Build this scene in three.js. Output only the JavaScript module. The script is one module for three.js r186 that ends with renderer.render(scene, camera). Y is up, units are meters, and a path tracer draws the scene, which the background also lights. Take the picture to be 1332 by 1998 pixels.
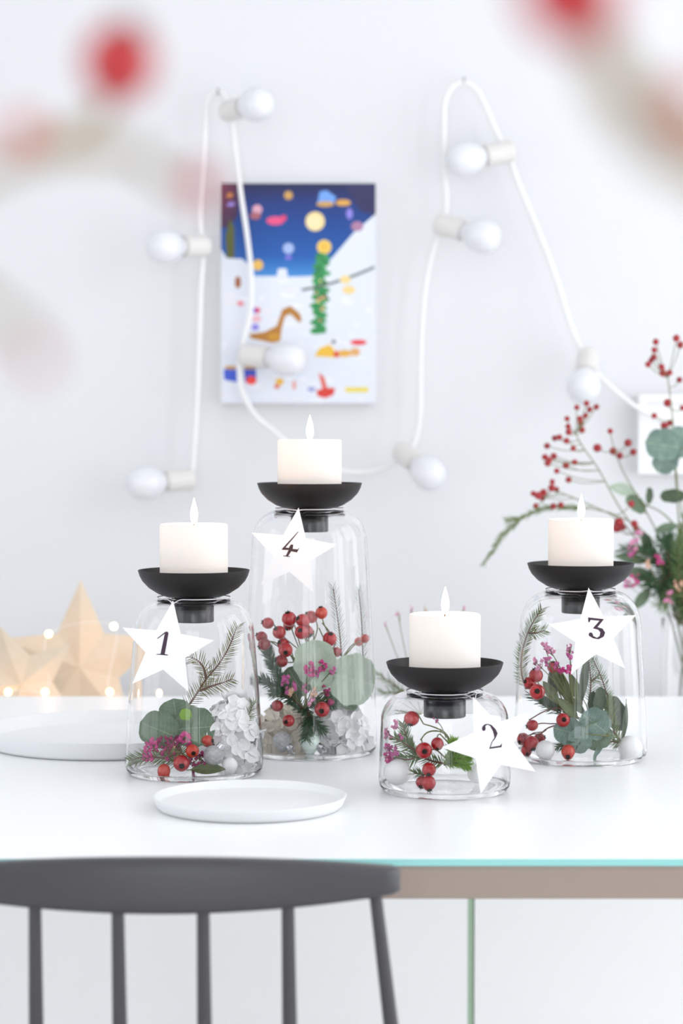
import * as THREE from 'three';
import { mergeGeometries } from 'three/addons/utils/BufferGeometryUtils.js';
import { RoundedBoxGeometry } from 'three/addons/geometries/RoundedBoxGeometry.js';
import { RectAreaLightUniformsLib } from 'three/addons/lights/RectAreaLightUniformsLib.js';

// ------------------------------------------------------------------ camera, sky, light, exposure
const scene = new THREE.Scene();
const F = 4300, EYE = 1.09, PITCH = Math.atan(159 / F);
const camera = new THREE.PerspectiveCamera(2 * Math.atan(999 / F) * 180 / Math.PI, 1332 / 1998, 0.05, 40);
camera.position.set(0, EYE, 0);
camera.rotation.x = -PITCH;
camera.focus = 2.24;
camera.userData.fStop = 4.7;
camera.updateMatrixWorld(true);
scene.add(camera);
scene.background = new THREE.Color(0.82, 0.9, 1.0);
scene.backgroundIntensity = 1.6;
RectAreaLightUniformsLib.init();
const renderer = new THREE.WebGLRenderer({ antialias: true });
renderer.toneMapping = THREE.LinearToneMapping;
renderer.toneMappingExposure = 0.49;
renderer.shadowMap.enabled = true;
// daylight that comes in through the window openings: [centre x, y, z, width, height, turn about y, strength]
const DAY = new THREE.Color(0.96, 0.975, 1.0);
const WINDOWS = [
  { wall: 'right', a: -3.1, b: -2.05, y0: 0.12, y1: 2.45, power: 7 },
  { wall: 'right', a: -1.85, b: -0.8, y0: 0.12, y1: 2.45, power: 7 },
  { wall: 'left', a: -2.6, b: -1.0, y0: 0.12, y1: 2.45, power: 3.2 },
  { wall: 'rear', a: -1.0, b: 0.9, y0: 0.06, y1: 2.3, power: 7 },
];
const ROOM = { l: -2.3, r: 1.65, back: -3.55, rear: 1.7, h: 2.6, t: 0.12 };
for (const w of WINDOWS) {
  const light = new THREE.RectAreaLight(DAY, w.power, w.b - w.a, w.y1 - w.y0);
  const m = (w.a + w.b) / 2, y = (w.y0 + w.y1) / 2;
  if (w.wall === 'right') { light.position.set(ROOM.r + ROOM.t + 0.02, y, m); light.rotation.y = Math.PI / 2; }
  else if (w.wall === 'left') { light.position.set(ROOM.l - ROOM.t - 0.02, y, m); light.rotation.y = -Math.PI / 2; }
  else { light.position.set(m, y, ROOM.rear + ROOM.t + 0.02); light.rotation.y = 0; }
  light.name = 'window_daylight';
  scene.add(light);
}

// ------------------------------------------------------------------ helpers
const V = (x, y, z) => new THREE.Vector3(x, y, z);
function rng(seed) { let a = seed >>> 0; return () => { a = (a + 0x6D2B79F5) | 0; let t = Math.imul(a ^ (a >>> 15), 1 | a); t = (t + Math.imul(t ^ (t >>> 7), 61 | t)) ^ t; return ((t ^ (t >>> 14)) >>> 0) / 4294967296; }; }
// a point of the place from where it shows in the photograph and how far from the camera it stands
function at(px, py, d) {
  const v = V((px - 666) / F, (999 - py) / F, -1).applyEuler(camera.rotation);
  return v.multiplyScalar(d / -v.z).add(camera.position);
}
const names = {};
function numbered(n) { const k = names[n] = (names[n] ?? -1) + 1; return k ? `${n}_${String(k).padStart(3, '0')}` : n; }
function tag(o, label, category, group) { Object.assign(o.userData, { label, category }); if (group) o.userData.group = group; return o; }
function thing(name, label, category, pos = V(0, 0, 0), group) {
  const o = new THREE.Group(); o.name = numbered(name); o.position.copy(pos); scene.add(o);
  return tag(o, label, category, group);
}
function mesh(name, geo, mat, parent) {
  const m = new THREE.Mesh(Array.isArray(geo) ? mergeGeometries(geo.map(plain)) : geo, mat);
  m.name = name; m.castShadow = m.receiveShadow = true;
  (parent ?? scene).add(m);
  return m;
}
function plain(g) { const h = g.index ? g.toNonIndexed() : g.clone(); for (const k of Object.keys(h.attributes)) if (!['position', 'normal', 'uv'].includes(k)) h.deleteAttribute(k); return h; }
function struct(name, geo, mat) { const m = mesh(name, geo, mat); m.userData.kind = 'structure'; return m; }
function stuff(m) { m.userData.kind = 'stuff'; return m; }
function box(x0, x1, y0, y1, z0, z1, r = 0) {
  const w = x1 - x0, h = y1 - y0, d = z1 - z0;
  const g = r ? new RoundedBoxGeometry(w, h, d, 3, Math.min(r, w / 2.01, h / 2.01, d / 2.01)) : new THREE.BoxGeometry(w, h, d);
  return g.translate((x0 + x1) / 2, (y0 + y1) / 2, (z0 + z1) / 2);
}
const lathe = (pts, n = 72) => new THREE.LatheGeometry(pts.map(([x, y]) => new THREE.Vector2(x, y)), n);
function tube(pts, r, seg = 24, sides = 8) { return new THREE.TubeGeometry(new THREE.CatmullRomCurve3(pts, false, 'centripetal'), seg, r, sides); }
function taper(pts, r0, r1, seg = 24, sides = 8) {
  const c = new THREE.CatmullRomCurve3(pts, false, 'centripetal'), g = new THREE.TubeGeometry(c, seg, 1, sides), p = g.attributes.position;
  for (let i = 0; i <= seg; i++) { const o = c.getPointAt(i / seg), r = r0 + (r1 - r0) * i / seg; for (let j = 0; j <= sides; j++) { const k = i * (sides + 1) + j, v = V(p.getX(k), p.getY(k), p.getZ(k)).sub(o).multiplyScalar(r).add(o); p.setXYZ(k, v.x, v.y, v.z); } }
  return g;
}
// a geometry turned so that its y runs along dir and its z faces normal, put at pos
function oriented(geo, pos, dir, normal = V(0, 0, 1), s = 1) { return geo.clone().applyMatrix4(basis(pos, dir, normal, s)); }
function basis(pos, dir, normal, s = 1) {
  const y = dir.clone().normalize(), x = V(0, 0, 0).crossVectors(y, normal).normalize();
  if (x.lengthSq() < 0.5) x.crossVectors(y, V(1, 0.2, 0.1)).normalize();
  const z = V(0, 0, 0).crossVectors(x, y);
  return new THREE.Matrix4().makeBasis(x, y, z).scale(V(s, s, s)).setPosition(pos);
}
function pose(o, pos, dir, normal, s = 1) { basis(pos, dir, normal, s).decompose(o.position, o.quaternion, o.scale); return o; }

// ------------------------------------------------------------------ materials
function canvasTexture(w, h, draw, srgb = true, rep) {
  const c = document.createElement('canvas'); c.width = w; c.height = h; draw(c.getContext('2d'), w, h);
  const t = new THREE.CanvasTexture(c); if (srgb) t.colorSpace = THREE.SRGBColorSpace;
  t.wrapS = t.wrapT = THREE.RepeatWrapping; if (rep) t.repeat.set(...rep);
  return t;
}
function noiseTexture(seed, size, lo, hi, srgb = false, octaves = 3) {
  const r = rng(seed), data = new Uint8Array(size * size * 4), grids = [];
  for (let o = 0; o < octaves; o++) { const n = 8 << (o * 2); grids.push([n, Array.from({ length: n * n }, r)]); }
  for (let y = 0; y < size; y++) for (let x = 0; x < size; x++) {
    let s = 0, tot = 0;
    grids.forEach(([n, g], o) => {
      const fx = x / size * n, fy = y / size * n, ix = fx | 0, iy = fy | 0, ax = fx - ix, ay = fy - iy, w = 1 / (o + 1), q = (i, j) => g[(j % n) * n + (i % n)];
      s += w * ((q(ix, iy) * (1 - ax) + q(ix + 1, iy) * ax) * (1 - ay) + (q(ix, iy + 1) * (1 - ax) + q(ix + 1, iy + 1) * ax) * ay); tot += w;
    });
    const k = (y * size + x) * 4;
    for (let c = 0; c < 3; c++) { const a = Array.isArray(lo) ? lo[c] : lo, b = Array.isArray(hi) ? hi[c] : hi; data[k + c] = a + (b - a) * s / tot; }
    data[k + 3] = 255;
  }
  const t = new THREE.DataTexture(data, size, size); t.magFilter = THREE.LinearFilter; t.wrapS = t.wrapT = THREE.RepeatWrapping; if (srgb) t.colorSpace = THREE.SRGBColorSpace; t.needsUpdate = true;
  return t;
}
const grain = noiseTexture(3, 256, 90, 165);
const std = (color, roughness = 0.6, more = {}) => new THREE.MeshStandardMaterial({ color, roughness, ...more });
const phys = (color, roughness, more = {}) => new THREE.MeshPhysicalMaterial({ color, roughness, ...more });
const leafMap = (seed, lo, hi, vein) => {
  const base = noiseTexture(seed, 128, 0, 255).image.data, r = rng(seed);
  return canvasTexture(128, 128, (g) => {
    const im = g.createImageData(128, 128);
    for (let i = 0; i < 128 * 128; i++) { const k = base[i * 4] / 255 + (r() - 0.5) * 0.2; for (let c = 0; c < 3; c++) im.data[i * 4 + c] = lo[c] + (hi[c] - lo[c]) * Math.min(1, Math.max(0, k)); im.data[i * 4 + 3] = 255; }
    g.putImageData(im, 0, 0);
    g.strokeStyle = vein; g.lineWidth = 2.2; g.beginPath(); g.moveTo(64, 0); g.lineTo(64, 128); g.stroke();
    g.lineWidth = 0.7; for (let y = 10; y < 120; y += 13) for (const s of [-1, 1]) { g.beginPath(); g.moveTo(64, y + 8); g.quadraticCurveTo(64 + s * 26, y + 2, 64 + s * 62, y - 16); g.stroke(); }
  });
};
const DS = { side: THREE.DoubleSide };
const M = {
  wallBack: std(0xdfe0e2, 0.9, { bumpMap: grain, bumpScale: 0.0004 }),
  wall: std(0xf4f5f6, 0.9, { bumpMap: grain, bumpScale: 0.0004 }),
  ceiling: std(0xf8f8f8, 0.95),
  floor: std(0xf0eeea, 0.55, { bumpMap: grain, bumpScale: 0.0003 }),
  floorB: std(0xf3f1ee, 0.55, { bumpMap: grain, bumpScale: 0.0003 }),
  frame: std(0xf2f2f2, 0.4),
  pane: phys(0xffffff, 0, { transmission: 1, thickness: 0, ior: 1.5 }),
  tableTop: phys(0xfafbfc, 0.32, { ior: 1.45 }),
  teal: phys(0x93d2d0, 0.25),
  apron: std(0x9d8d83, 0.5, { bumpMap: grain, bumpScale: 0.0002 }),
  cabinet: phys(0xfafbfc, 0.3),
  greenEdge: phys(0x9dba9f, 0.3),
  chair: std(0x414044, 0.42, { bumpMap: grain, bumpScale: 0.00015 }),
  jarWall: phys(0xffffff, 0, { transmission: 1, thickness: 0.002, ior: 1.18, clearcoat: 0.22, clearcoatRoughness: 0 }),
  thinGlass: phys(0xffffff, 0, { transmission: 1, thickness: 0, ior: 1.35 }),
  glass: phys(0xffffff, 0, { transmission: 1, thickness: 0.003, ior: 1.46 }),
  black: phys(0x0f0b0b, 0.5, { specularIntensity: 0.8 }),
  blackPlug: phys(0x121114, 0.3, { clearcoat: 0.3, clearcoatRoughness: 0.2 }),
  wax: phys(0xfffcf8, 1, { transmission: 0.35, thickness: 0, specularIntensity: 0.3 }),
  wick: std(0x2a2320, 0.9),
  flame: new THREE.MeshStandardMaterial({ color: 0x000000, emissive: new THREE.Color(1.0, 0.86, 0.62), emissiveIntensity: 9 }),
  led: new THREE.MeshStandardMaterial({ color: 0x000000, emissive: new THREE.Color(1.0, 0.78, 0.48), emissiveIntensity: 9 }),
  paper: phys(0xfcfbfb, 0.75, { transmission: 0.12, thickness: 0, ...DS }),
  ink: std(0x31102e, 0.5), inkBrown: std(0x3a1512, 0.5),
  twine: std(0xe9e4ea, 0.7),
  plate: phys(0xeeeff0, 0.55),
  cord: std(0xeeeeee, 0.5), socket: std(0xdedbd8, 0.45), bulb: phys(0xe3e4e8, 0.22, { clearcoat: 0.5, clearcoatRoughness: 0.08 }),
  kraft: std(0xefeff2, 0.85, { map: noiseTexture(9, 128, [226, 208, 180], [240, 226, 204], true), ...DS }),
  twig: std(0x9c8763, 0.75), stemGreen: std(0x6d7442, 0.7), stemBrown: std(0x6a4a38, 0.75), stemRed: std(0x7d5142, 0.7), stemDark: std(0x3a3a22, 0.7),
  needles: [0x5f7a45, 0x3f6140, 0x6b8040, 0x736f30].map((c) => std(c, 0.6)),
  moss: std(0x7fa83c, 0.65),
  hip: [0xb3121c, 0xa30f19, 0xc9341a, 0x8f1016].map((c, i) => phys(c, 0.3, { clearcoat: 0.35, clearcoatRoughness: 0.2, map: null })),
  calyx: std(0x2a1f16, 0.85),
  euca: std(0xffffff, 0.65, { map: leafMap(5, [82, 106, 82], [128, 150, 122], 'rgba(178,196,170,.6)'), ...DS }),
  eucaPale: std(0xffffff, 0.65, { map: leafMap(6, [158, 178, 158], [196, 210, 192], 'rgba(206,218,200,.7)'), ...DS }),
  eucaBlue: std(0xffffff, 0.6, { map: leafMap(7, [84, 112, 104], [134, 156, 146], 'rgba(190,200,160,.7)'), ...DS }),
  olive: std(0xffffff, 0.6, { map: leafMap(8, [70, 84, 52], [112, 122, 82], 'rgba(160,164,120,.7)'), ...DS }),
  oliveDark: std(0xffffff, 0.6, { map: leafMap(10, [48, 66, 48], [80, 96, 68], 'rgba(120,130,90,.6)'), ...DS }),
  pinks: [0xcf3f8a, 0xc95f9c, 0xe08fb6, 0xa32c66].map((c) => std(c, 0.6, DS)),
  blush: std(0xe2b59a, 0.7, DS),
  petal: phys(0xffffff, 0.9, { specularIntensity: 0.4, ...DS }),
  petalCream: phys(0xf2e9da, 0.9, { specularIntensity: 0.4, ...DS }),
  silverCap: std(0xc9cbd0, 0.25, { metalness: 1 }),
  glitter: std(0xfafbfd, 0.4, { metalness: 0.15, bumpMap: noiseTexture(21, 256, 0, 255, false, 4), bumpScale: 0.0012, map: noiseTexture(22, 256, 165, 255, true, 4) }),
  pearl: phys(0xfdfefe, 0.35, { clearcoat: 0.4 }), mint: phys(0xdfeee6, 0.3, { clearcoat: 0.6 }),
  ceramic: phys(0xdedad4, 0.35),
};
M.glitter.map.repeat.set(3, 3); M.glitter.bumpMap.repeat.set(3, 3);

// ------------------------------------------------------------------ room
{
  const { l, r, back, rear, h, t } = ROOM;
  const fl = struct('floor', box(l - t, r + t, -0.14, -0.02, back - t, rear + t), M.floor);
  for (let i = 0, x = l; x < r; i++, x += 0.2) for (let z = back - (i % 3) * 0.5; z < rear; z += 1.6)
    mesh('plank', box(x + 0.001, Math.min(x + 0.199, r), -0.02, 0, Math.max(z + 0.001, back), Math.min(z + 1.599, rear), 0.002), i % 2 ? M.floor : M.floorB, fl);
  struct('ceiling', box(l - t, r + t, h, h + t, back - t, rear + t), M.ceiling);
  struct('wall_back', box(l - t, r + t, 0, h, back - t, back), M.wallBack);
  const pieces = { right: [], rear: [], left: [] };
  for (const [side, from, to] of [['right', back, rear], ['left', back, rear], ['rear', l, r]]) {
    const put = (a, b, y0, y1) => pieces[side].push(side === 'right' ? box(r, r + t, y0, y1, a, b) : side === 'left' ? box(l - t, l, y0, y1, a, b) : box(a, b, y0, y1, rear, rear + t));
    let c = from;
    for (const w of WINDOWS.filter((q) => q.wall === side)) { put(c, w.a, 0, h); put(w.a, w.b, 0, w.y0); put(w.a, w.b, w.y1, h); c = w.b; }
    put(c, to, 0, h);
  }
  struct('wall_right', pieces.right, M.wall);
  struct('wall_left', pieces.left, M.wall);
  struct('wall_rear', pieces.rear, M.wall);
  WINDOWS.forEach((w, i) => {
    const g = new THREE.Group(); g.name = `window_${i + 1}`; g.userData.kind = 'structure'; scene.add(g);
    const W = w.b - w.a, H = w.y1 - w.y0, mk = (a, b, y0, y1, dep = 0.05) => box(a, b, y0, y1, -dep, 0, 0.004);
    mesh('window_frame', [mk(0, 0.06, 0, H), mk(W - 0.06, W, 0, H), mk(0.06, W - 0.06, 0, 0.07), mk(0.06, W - 0.06, H - 0.06, H), mk(W / 2 - 0.035, W / 2 + 0.035, 0.07, H - 0.06)], M.frame, g);
    for (const k of [0, 1]) mesh('pane', new THREE.BoxGeometry(W / 2 - 0.095, H - 0.13, 0.001).translate(0.06 + (W / 2 - 0.095) / 2 + k * (W / 2 - 0.025), 0.07 + (H - 0.13) / 2, -0.025), M.pane, g);
    if (w.wall === 'right') { g.position.set(r + t - 0.01, w.y0, w.b); g.rotation.y = Math.PI / 2; }
    else if (w.wall === 'left') { g.position.set(l - t + 0.01, w.y0, w.a); g.rotation.y = -Math.PI / 2; }
    else { g.position.set(w.a, w.y0, rear + t - 0.01); }
  });
  struct('baseboard_back', box(l, r, 0, 0.08, back, back + 0.015, 0.003), M.frame);
  struct('baseboard_left', box(l, l + 0.015, 0, 0.08, back + 0.015, rear, 0.003), M.frame);
}

// ------------------------------------------------------------------ table
const TOP = 0.7365;
{
  const z0 = -2.923, z1 = -1.812, x0 = -0.95, x1 = 0.95;
  const t = thing('dining_table', 'white glass topped dining table with a blue-green glass edge and beige apron', 'table', V(0, 0, (z0 + z1) / 2));
  const dz = (z1 - z0) / 2;
  mesh('glass_top', box(x0, x1, TOP - 0.0062, TOP, -dz, dz, 0.0008), M.tableTop, t);
  const e = 0.0008, y0 = TOP - 0.0066, y1 = TOP - 0.0008;
  mesh('glass_edge', [box(x0, x1, y0, y1, dz, dz + e), box(x0, x1, y0, y1, -dz - e, -dz), box(x0 - e, x0, y0, y1, -dz, dz), box(x1, x1 + e, y0, y1, -dz, dz)], M.teal, t).userData.label = 'blue-green polished glass edge';
  const a0 = TOP - 0.0345, a1 = TOP - 0.0066;
  for (const g of [box(x0 + 0.03, x1 - 0.03, a0, a1, dz - 0.026, dz - 0.001, 0.001), box(x0 + 0.03, x1 - 0.03, a0, a1, -dz + 0.001, -dz + 0.026, 0.001), box(x0 + 0.004, x0 + 0.03, a0, a1, -dz + 0.001, dz - 0.001, 0.001), box(x1 - 0.03, x1 - 0.004, a0, a1, -dz + 0.001, dz - 0.001, 0.001)]) mesh('apron', g, M.apron, t);
  for (const sx of [-1, 1]) for (const sz of [-1, 1]) mesh('leg', box(sx * 0.916 - 0.028, sx * 0.916 + 0.028, 0, a0, sz * (dz - 0.034) - 0.028, sz * (dz - 0.034) + 0.028, 0.003), M.apron, t);
}

// ------------------------------------------------------------------ sideboard behind the table
const SB = { z1: -3.0, z0: -3.48, top: 0.643 };
{
  const edges = [-1.235, -0.528, 0.179, 0.886];
  const t = thing('sideboard', 'long white sideboard with flat doors behind the table', 'sideboard', V(0, 0, (SB.z0 + SB.z1) / 2));
  const h = (SB.z1 - SB.z0) / 2;
  mesh('carcass', box(edges[0], edges[3], 0.04, SB.top - 0.02, -h, h - 0.022, 0.002), M.cabinet, t);
  mesh('plinth', box(edges[0] + 0.03, edges[3] - 0.03, 0, 0.04, -h + 0.02, h - 0.05), M.cabinet, t);
  mesh('top', box(edges[0] - 0.004, edges[3] + 0.004, SB.top - 0.02, SB.top, -h, h + 0.004, 0.002), M.cabinet, t);
  for (let i = 0; i < 3; i++) {
    const d = mesh('door', box(edges[i] + 0.003, edges[i + 1] - 0.003, 0.045, SB.top - 0.023, h - 0.02, h, 0.001), M.cabinet, t);
    mesh('door_edge', box(edges[i + 1] - 0.0055, edges[i + 1] + 0.0015, 0.045, SB.top - 0.023, h - 0.016, h + 0.0006), M.greenEdge, d).userData.label = 'grey-green door edge';
  }
}

// ------------------------------------------------------------------ chair in front
{
  const D = 1.66, s = D / F, cx = (310 - 666) * s;
  const t = thing('dining_chair', 'dark grey spindle back wooden chair tucked under the near table edge', 'chair', V(cx, 0, -D));
  const yOf = (py) => EYE - (py - 840) * s;
  const half = (783 - 310) * s;
  // rail: superelliptic cross-sections along a bow; taller in the middle
  const N = 60, K = 28, pos = [], idx = [];
  const top = (u) => yOf(1677 + 37 * Math.pow(Math.abs(u), 2.1)), bot = (u) => yOf(1789 - 22 * Math.pow(Math.abs(u), 2));
  for (let i = 0; i <= N; i++) {
    const u = -1 + 2 * i / N, q = Math.min(1, (1 - Math.abs(u)) / 0.016), round = i === 0 || i === N ? 0.0 : Math.sqrt(1 - (1 - q) ** 2);
    const yc = (top(u) + bot(u)) / 2, hh = (top(u) - bot(u)) / 2 * (0.84 + 0.16 * round), hd = 0.0105 * (0.7 + 0.3 * round);
    for (let k = 0; k < K; k++) {
      const a = k / K * 2 * Math.PI, c = Math.cos(a), n = Math.sin(a), p = 0.62;
      const cc = Math.sign(c) * Math.abs(c) ** p, nn = Math.sign(n) * Math.abs(n) ** p;
      pos.push(u * half, yc + hh * nn, hd * cc - 0.036 * u * u);
    }
  }
  for (let i = 0; i < N; i++) for (let k = 0; k < K; k++) { const a = i * K + k, b = i * K + (k + 1) % K, c = a + K, d = b + K; idx.push(a, c, b, b, c, d); }
  for (const [row, flip] of [[0, 0], [N, 1]]) { const c = pos.length / 3, u = row ? 1 : -1; pos.push(u * half, (top(u) + bot(u)) / 2, -0.036); for (let k = 0; k < K; k++) { const a = row * K + k, b = row * K + (k + 1) % K; flip ? idx.push(c, b, a) : idx.push(c, a, b); } }
  const g = new THREE.BufferGeometry(); g.setAttribute('position', new THREE.Float32BufferAttribute(pos, 3)); g.setAttribute('uv', new THREE.Float32BufferAttribute(pos.flatMap((_, i) => i % 3 === 0 ? [pos[i] * 4, pos[i + 1] * 4] : []), 2)); g.setIndex(idx); g.computeVertexNormals();
  mesh('top_rail', g, M.chair, t);
  const seatY = 0.45;
  for (const [pt, slope] of [[84, 0.0], [250, 0.01], [422, 0.118]]) for (const sg of [-1, 1]) {
    const x = sg * pt * s, u = x / half, y0 = bot(u) + 0.008, dy = y0 - seatY + 0.01, zt = -0.036 * u * u;
    mesh('spindle', taper([V(x, y0, zt), V(x + sg * slope * dy * 0.5, y0 - dy * 0.5, zt * 0.7 - 0.02), V(x + sg * slope * dy, y0 - dy, zt * 0.4 - 0.05)], 0.0049, 0.0075, 20, 12), M.chair, t);
  }
  const sh = new THREE.Shape(); sh.moveTo(-0.2, 0.03); sh.quadraticCurveTo(0, 0.0, 0.2, 0.03); sh.quadraticCurveTo(0.235, 0.2, 0.23, 0.38); sh.quadraticCurveTo(0.22, 0.43, 0.15, 0.44); sh.lineTo(-0.15, 0.44); sh.quadraticCurveTo(-0.22, 0.43, -0.23, 0.38); sh.quadraticCurveTo(-0.235, 0.2, -0.2, 0.03);
  mesh('seat', new THREE.ExtrudeGeometry(sh, { depth: 0.02, bevelEnabled: true, bevelSize: 0.008, bevelThickness: 0.006, bevelSegments: 3, curveSegments: 20 }).rotateX(-Math.PI / 2).translate(0, seatY - 0.026, 0), M.chair, t);
  for (const sx of [-1, 1]) for (const [z0, z1] of [[-0.08, 0.01], [-0.37, -0.43]]) mesh('leg', taper([V(sx * 0.16, seatY - 0.02, z0), V(sx * 0.215, 0, z1)], 0.015, 0.011, 12, 14), M.chair, t);
  for (const sx of [-1, 1]) mesh('stretcher', tube([V(sx * 0.187, 0.22, -0.035), V(sx * 0.187, 0.22, -0.4)], 0.008, 8, 10), M.chair, t);
  mesh('stretcher', tube([V(-0.187, 0.22, -0.22), V(0.187, 0.22, -0.22)], 0.008, 8, 10), M.chair, t);
}

// ------------------------------------------------------------------ plates
function plateGeo(R, h) {
  const wall = lathe([[0, 0.0015], [R * 0.86, 0.0015], [R * 0.9, 0], [R * 0.93, 0.0005], [R * 0.965, 0.004], [R * 0.99, h - 0.003], [R, h - 0.0008], [R - 0.001, h], [R - 0.0028, h - 0.0006], [R * 0.955, 0.0062], [R * 0.93, 0.0045], [R * 0.6, 0.004], [0, 0.004]], 128);
  return wall;
}
function plateDots(R) { // pressed rows of small bosses on the face of the plate
  const parts = [], dot = new THREE.ConeGeometry(0.0021, 0.0008, 4, 1), st = 0.0052;
  for (let i = -40; i <= 40; i++) for (let j = -40; j <= 40; j++) { const x = (i + (j & 1) / 2) * st, z = j * st * 0.8; if (Math.hypot(x, z) < R * 0.86) parts.push(dot.clone().translate(x, 0.0044, z)); }
  return parts;
}
const PLATES = [
  [487, 1556, 2.055, 0.0908, 0.0125, 'small round white plate with pressed dots in front of the jar tagged 1', 'plate'],
  [212, 1424, 2.48, 0.143, 0.02, 'large round white plate with raised rim behind the jar tagged 1', 'plate'],
];
for (const [px, py, d, R, h, label] of PLATES) {
  const p = at(px, py, d); p.y = TOP;
  const t = thing('plate', label, 'plate', p, 'white stoneware plates');
  mesh('dish', plateGeo(R, h), M.plate, t);
  stuff(mesh('pressed_dots', plateDots(R), M.plate, t));
}

// ------------------------------------------------------------------ jars, bowls, candles, star tags
function jarGeo(H, rS, rB, drop) { // the blown wall, lip to foot, closed round its thickness
  const out = [], inn = [], y1 = 0.0062, w = 0.0022, yS = H - 0.0008 - drop;
  out.push([0.0245, H - 0.0015], [0.0262, H - 0.0002], [0.029, H], [0.0325, H - 0.0008]);
  for (let i = 1; i <= 14; i++) { const a = i / 14 * Math.PI / 2; out.push([0.0325 + (rS - 0.0325) * Math.sin(a) ** 0.8, H - 0.0008 - drop * (1 - Math.cos(a)) ** 0.92]); }
  for (let i = 1; i <= 8; i++) { const k = i / 8; out.push([rS + (rB - rS) * (1 - (1 - k) ** 1.25), yS + (0.012 - yS) * k]); }
  out.push(...foot(rB).filter((q) => q[1] > y1));
  const c = out[out.length - 1];
  inn.push([c[0] - w, c[1]], [rB - w, 0.013]);
  for (let i = 7; i >= 0; i--) { const k = i / 8; inn.push([rS + (rB - rS) * (1 - (1 - k) ** 1.25) - w, yS + (0.012 - yS) * k]); }
  for (let i = 13; i >= 1; i--) { const a = i / 14 * Math.PI / 2; inn.push([0.0305 + (rS - w - 0.0305) * Math.sin(a) ** 0.8, H - 0.0042 - (drop - 0.0034) * (1 - Math.cos(a)) ** 0.92]); }
  inn.push([0.028, H - 0.0052], [0.0245, H - 0.0056], [0.0232, H - 0.0042], [0.0234, H - 0.0025], [0.0245, H - 0.0015]);
  return lathe([...out, ...inn].reverse(), 96);
}
function foot(rB) { const o = []; for (let i = 1; i <= 24; i++) { const a = i / 24 * Math.PI / 2; o.push([rB - 0.007 + 0.007 * Math.cos(a), 0.012 * (1 - Math.sin(a)) + 0.0002]); } return o; }
function baseGeo(rB) { // the thick glass foot
  const f = foot(rB).filter((q) => q[1] <= 0.0062);
  const q = rB * 0.86, ring = [[q, 0.0056], [f[0][0] - 0.004, 0.0058], [f[0][0] - 0.0015, f[0][1]], ...f, [q, 0.0005], [q, 0.0056]];
  return lathe(ring.reverse(), 96);
}
const floorGeo = (rB) => lathe([[0, 0.0058], [rB * 0.5, 0.0057], [rB * 0.858, 0.0056], [rB * 0.858, 0.0006], [rB * 0.5, 0.0009], [0, 0.0014]].reverse(), 72);
const bowlGeo = lathe([[0, 0.0055], [0.03, 0.0056], [0.0362, 0.006], [0.0452, 0.0119], [0.0515, 0.0182], [0.0544, 0.0232], [0.0563, 0.0282], [0.0569, 0.0287], [0.0575, 0.0284], [0.0557, 0.0227], [0.0528, 0.0172], [0.0462, 0.0103], [0.0368, 0.0043], [0.029, 0.0014], [0.022, 0.0004], [0, 0.0004]], 96);
const plugGeo = lathe([[0, -0.0245], [0.0196, -0.0245], [0.0206, -0.0235], [0.0206, 0.001], [0, 0.001]].reverse().map((p) => p), 64);
const candleGeo = lathe([[0, 0], [0.034, 0], [0.035, 0.001], [0.035, 0.0695], [0.0344, 0.071], [0.033, 0.0715], [0.027, 0.0706], [0.018, 0.0692], [0.006, 0.0688], [0, 0.0688]], 72);
const flameGeo = lathe([[0, 0], [0.0018, 0.0008], [0.0034, 0.0045], [0.0041, 0.009], [0.0036, 0.0145], [0.0022, 0.0205], [0.0008, 0.0255], [0, 0.028]], 24);
const wickGeo = tube([V(0, 0.0685, 0), V(0.0003, 0.073, 0), V(0.0008, 0.0765, 0.0005)], 0.0007, 8, 6);
const starShape = (R, k = 0.43, rot = 90) => { const s = new THREE.Shape(); for (let i = 0; i < 10; i++) { const a = (rot + i * 36) * Math.PI / 180, r = i % 2 ? R * k : R; s[i ? 'lineTo' : 'moveTo'](r * Math.cos(a), r * Math.sin(a)); } return s; };
// numerals as outlines of the pen strokes: [points, scale to photograph pixels]
const GLYPH = {
  1: [[[[128, 702], [240, 612], [262, 605], [280, 610], [290, 630], [262, 790], [237, 930], [292, 942], [275, 950], [200, 943], [118, 937], [118, 930], [178, 928], [205, 790], [238, 632], [134, 709]]], 0.135, [205, 780]],
  2: [[[[605, 490], [614, 466], [632, 448], [652, 439], [675, 436], [720, 450], [770, 500], [793, 550], [765, 610], [730, 650], [707, 712], [820, 695], [845, 665], [838, 712], [690, 733], [720, 650], [755, 600], [740, 530], [705, 462], [672, 445], [645, 463], [650, 490], [645, 512], [630, 522], [612, 515]]], 0.165, [722, 585]],
  3: [[[[595, 914], [705, 926], [660, 982], [695, 992], [713, 1020], [703, 1048], [668, 1066], [630, 1060], [600, 1042], [599, 1028], [606, 1019], [620, 1020], [627, 1030], [630, 1044], [655, 1056], [674, 1045], [680, 1018], [665, 1000], [628, 990], [675, 937], [612, 931], [604, 948], [597, 946]]], 0.28, [652, 990]],
  4: [[[[518, 346], [522, 350], [478, 406], [392, 508], [425, 512], [445, 478], [470, 478], [465, 522], [518, 526], [526, 508], [528, 520], [507, 557], [450, 545], [420, 592], [438, 596], [440, 602], [378, 596], [370, 586], [396, 590], [424, 532], [357, 530], [358, 520], [468, 402]]], 0.195, [440, 480]],
};
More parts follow.
